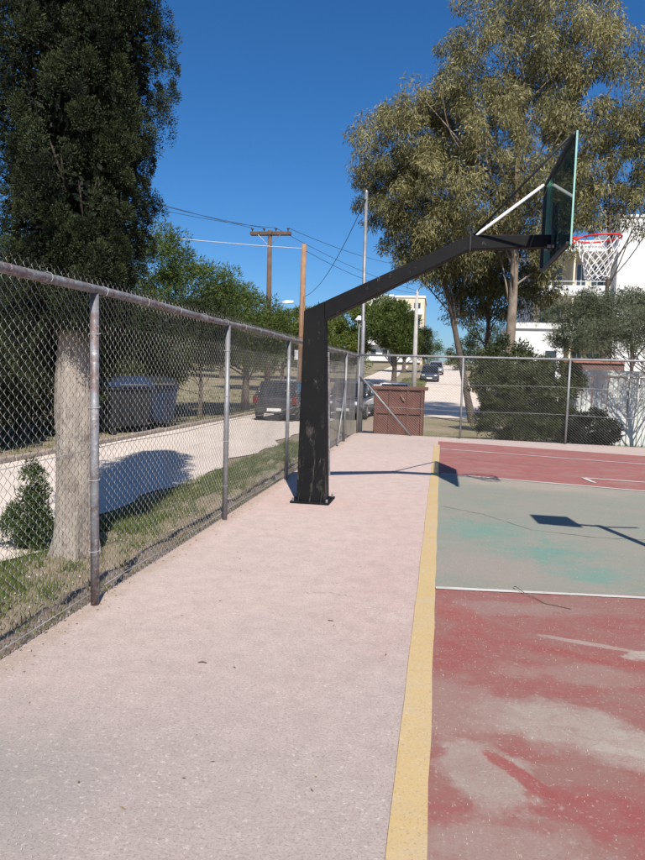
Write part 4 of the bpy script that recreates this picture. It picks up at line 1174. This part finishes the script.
# cream house further behind
def block(name, label, x0, x1, y, d, z1, wallm, rows, cols, roofm='render'):
    z0 = float(H((x0 + x1) / 2, y)) - 0.5
    b = thing(name, label, 'building', ((x0 + x1) / 2, y, z0), 'far buildings')
    MB().box(x0, x1, y, y + d, z0, z1).build('wall', wallm, b)
    MB().box(x0 - .15, x1 + .15, y - .15, y + d + .15, z1 + .002, z1 + .35).build('roof_parapet', roofm, b)
    hstep = (z1 - z0 - 1) / rows
    for r in range(rows):
        zz = z0 + 1 + r * hstep
        MB().box(x0 + .3, x1 - .3, y - 1.2, y - .003, zz - .18, zz - .02).build('balcony_slab', 'render', b)
        MB().box(x0 + .3, x1 - .3, y - 1.2, y - 1.08, zz - .018, zz + .75).build('balcony_parapet', 'render', b)
        for c_ in range(cols):
            xa = x0 + (x1 - x0) * (c_ + .28) / cols
            xb = x0 + (x1 - x0) * (c_ + .72) / cols
            w_ = MB().box(xa, xb, y - .05, y + .05, zz + .02, zz + hstep * .68).build('window', 'pane', b)
            MB().box(xa - .08, xa - .001, y - .08, y + .04, zz + .02, zz + hstep * .68).build('frame', 'railing', w_)
            MB().box(xb + .001, xb + .08, y - .08, y + .04, zz + .02, zz + hstep * .68).build('frame', 'railing', w_)
    return b
block('apartment_block', 'white apartment block on the hill left, above the pines under the arm', -15.2, -9.0, 122, 12, 15.2, 'render', 4, 3)
block('apartment_block', 'cream apartment block on the hill beside the white one', -8.2, -3.4, 118, 12, 14.6, 'cream', 4, 2)
block('house', 'low white house seen through the eucalyptus left of the apartment balconies', 4.2, 7.2, 44, 7, 4.6, 'render', 1, 2)

# ------------------------------------------------------------------ small things on the court
M['twig'] = pm('dry_twig', (0.10, 0.075, 0.05), (0.14, 0.10, 0.07), 20, 0.9, 0.1)
def twig(label, pts, r):
    tag(MB().tube(pts, r, 5).build('twig', 'twig'), label, 'twig', 'twigs on the court')
twig('dry curved twig lying on the white key line', [(0.575, 5.03, 0.012), (0.585, 4.97, 0.03), (0.63, 4.87, 0.02), (0.70, 4.79, 0.012), (0.745, 4.71, 0.009), (0.82, 4.68, 0.009), (0.90, 4.64, 0.009)], 0.0026)
twig('small twig on the pink apron near the second fence post', [(-1.17, 3.28, 0.004), (-1.15, 3.288, 0.008), (-1.125, 3.285, 0.004)], 0.003)
twig('short twig on the pink apron left of the yellow line', [(-0.62, 4.05, 0.004), (-0.605, 4.04, 0.008), (-0.585, 4.045, 0.004)], 0.0025)
# crumbs of stone and paint scattered on the surface
n = 4200
yy = 1.6 + 9.0 * rng.random(n) ** 2.0
xx = rng.uniform(-2.1, 3.2, n)
P = np.stack([xx, yy, np.full(n, 0.0095)], -1)
A = rng.uniform(0, 6.28, n)
s = rng.uniform(0.0008, 0.0022, n) * np.where(rng.random(n) < 0.04, 1.8, 1)
V = np.empty((n, 5, 3))
for j in range(4):
    w = A + j * math.pi / 2 + rng.normal(size=n) * 0.25
    V[:, j] = P + np.stack([np.cos(w) * s, np.sin(w) * s, np.full(n, -0.006)], -1)
V[:, 4] = P + np.stack([0 * s, 0 * s, s * 0.7], -1)
I = np.arange(n)[:, None] * 5
F = np.concatenate([I + np.array([[j, (j + 1) % 4, 4]]) for j in range(4)])
M['crumb'] = pm('pale_grit', (0.50, 0.45, 0.40), (0.30, 0.26, 0.22), 90, 0.9, 0)
o = mesh_np('grit', V.reshape(-1, 3), F, 'crumb')
tag(o, 'pale grit and paint crumbs scattered over the court surface', 'grit', kind='stuff')
# stones and litter in the soil under the fence
n = 2600
xx = rng.uniform(-3.7, -2.18, n)
yy = 2.0 + 15 * rng.random(n) ** 1.4
s = rng.uniform(0.004, 0.011, n)
P = np.stack([xx, yy, H(xx, yy) + s * 0.2 + 0.01], -1)
A = rng.uniform(0, 6.28, n)
for j in range(4):
    w = A + j * math.pi / 2 + rng.normal(size=n) * 0.3
    V[:n, j] = P + np.stack([np.cos(w) * s, np.sin(w) * s, -s * 0.8], -1)
V[:n, 4] = P + np.stack([rng.normal(size=n) * s * .3, 0 * s, s * 0.8], -1)
I = np.arange(n)[:, None] * 5
F = np.concatenate([I + np.array([[j, (j + 1) % 4, 4]]) for j in range(4)])
o = mesh_np('pebbles', V[:n].reshape(-1, 3), F, 'crumb')
tag(o, 'pebbles and crumbs in the soil strip under the left fence', 'pebbles', kind='stuff')

# hairline cracks in the slab
M['crack'] = pm('crack_dirt', (0.075, 0.068, 0.06), (0.11, 0.10, 0.09), 20, 0.95, 0)
def crack(pts, w=0.006):
    fine = []
    for (a, b) in zip(pts[:-1], pts[1:]):
        for i in range(10):
            u = i / 10
            fine.append((a[0] + (b[0] - a[0]) * u + random.gauss(0, .006), a[1] + (b[1] - a[1]) * u + random.gauss(0, .012)))
    vs = []
    for i, (x, y) in enumerate(fine):
        ww = w * random.uniform(0.3, 1.0) * (0.3 if i in (0, len(fine) - 1) else 1)
        vs += [(x - ww * .3, y - ww, 0.0072), (x + ww * .3, y + ww, 0.0072)]
    MB().add(vs, [(i * 2, i * 2 + 1, i * 2 + 3, i * 2 + 2) for i in range(len(fine) - 1)]).build('crack', 'crack', court)
crack([(0.06, 8.05), (0.5, 7.72), (0.95, 7.05), (1.5, 6.9), (2.1, 6.95)])
crack([(0.04, 13.3), (0.9, 12.7), (2.2, 12.4)], 0.008)
crack([(-0.9, 4.5), (-0.72, 4.56), (-0.5, 4.5)], 0.002)
# dead leaves and bits of straw gathered along the fence foot
n = 500
xx = np.where(rng.random(n) < 0.85, -2.16 + np.abs(rng.normal(size=n)) * 0.10, rng.uniform(-2.1, -0.2, n))
yy = 2.0 + 15 * rng.random(n) ** 1.3
P = np.stack([xx, yy, np.full(n, 0.004)], -1)
D = np.stack([rng.normal(size=n), rng.normal(size=n), rng.uniform(0.0, 0.25, n)], -1)
M['litter'] = leafmat('dead_leaves', (0.12, 0.085, 0.05), (0.30, 0.22, 0.13), 0.1)
o = leaf_mesh('leaf_litter', P, D, rng.uniform(0.008, 0.03, n), rng.uniform(0.004, 0.010, n), 'litter', None, rng.random(n))
tag(o, 'small dead leaves and straw gathered along the foot of the left fence', 'leaf litter', kind='stuff')
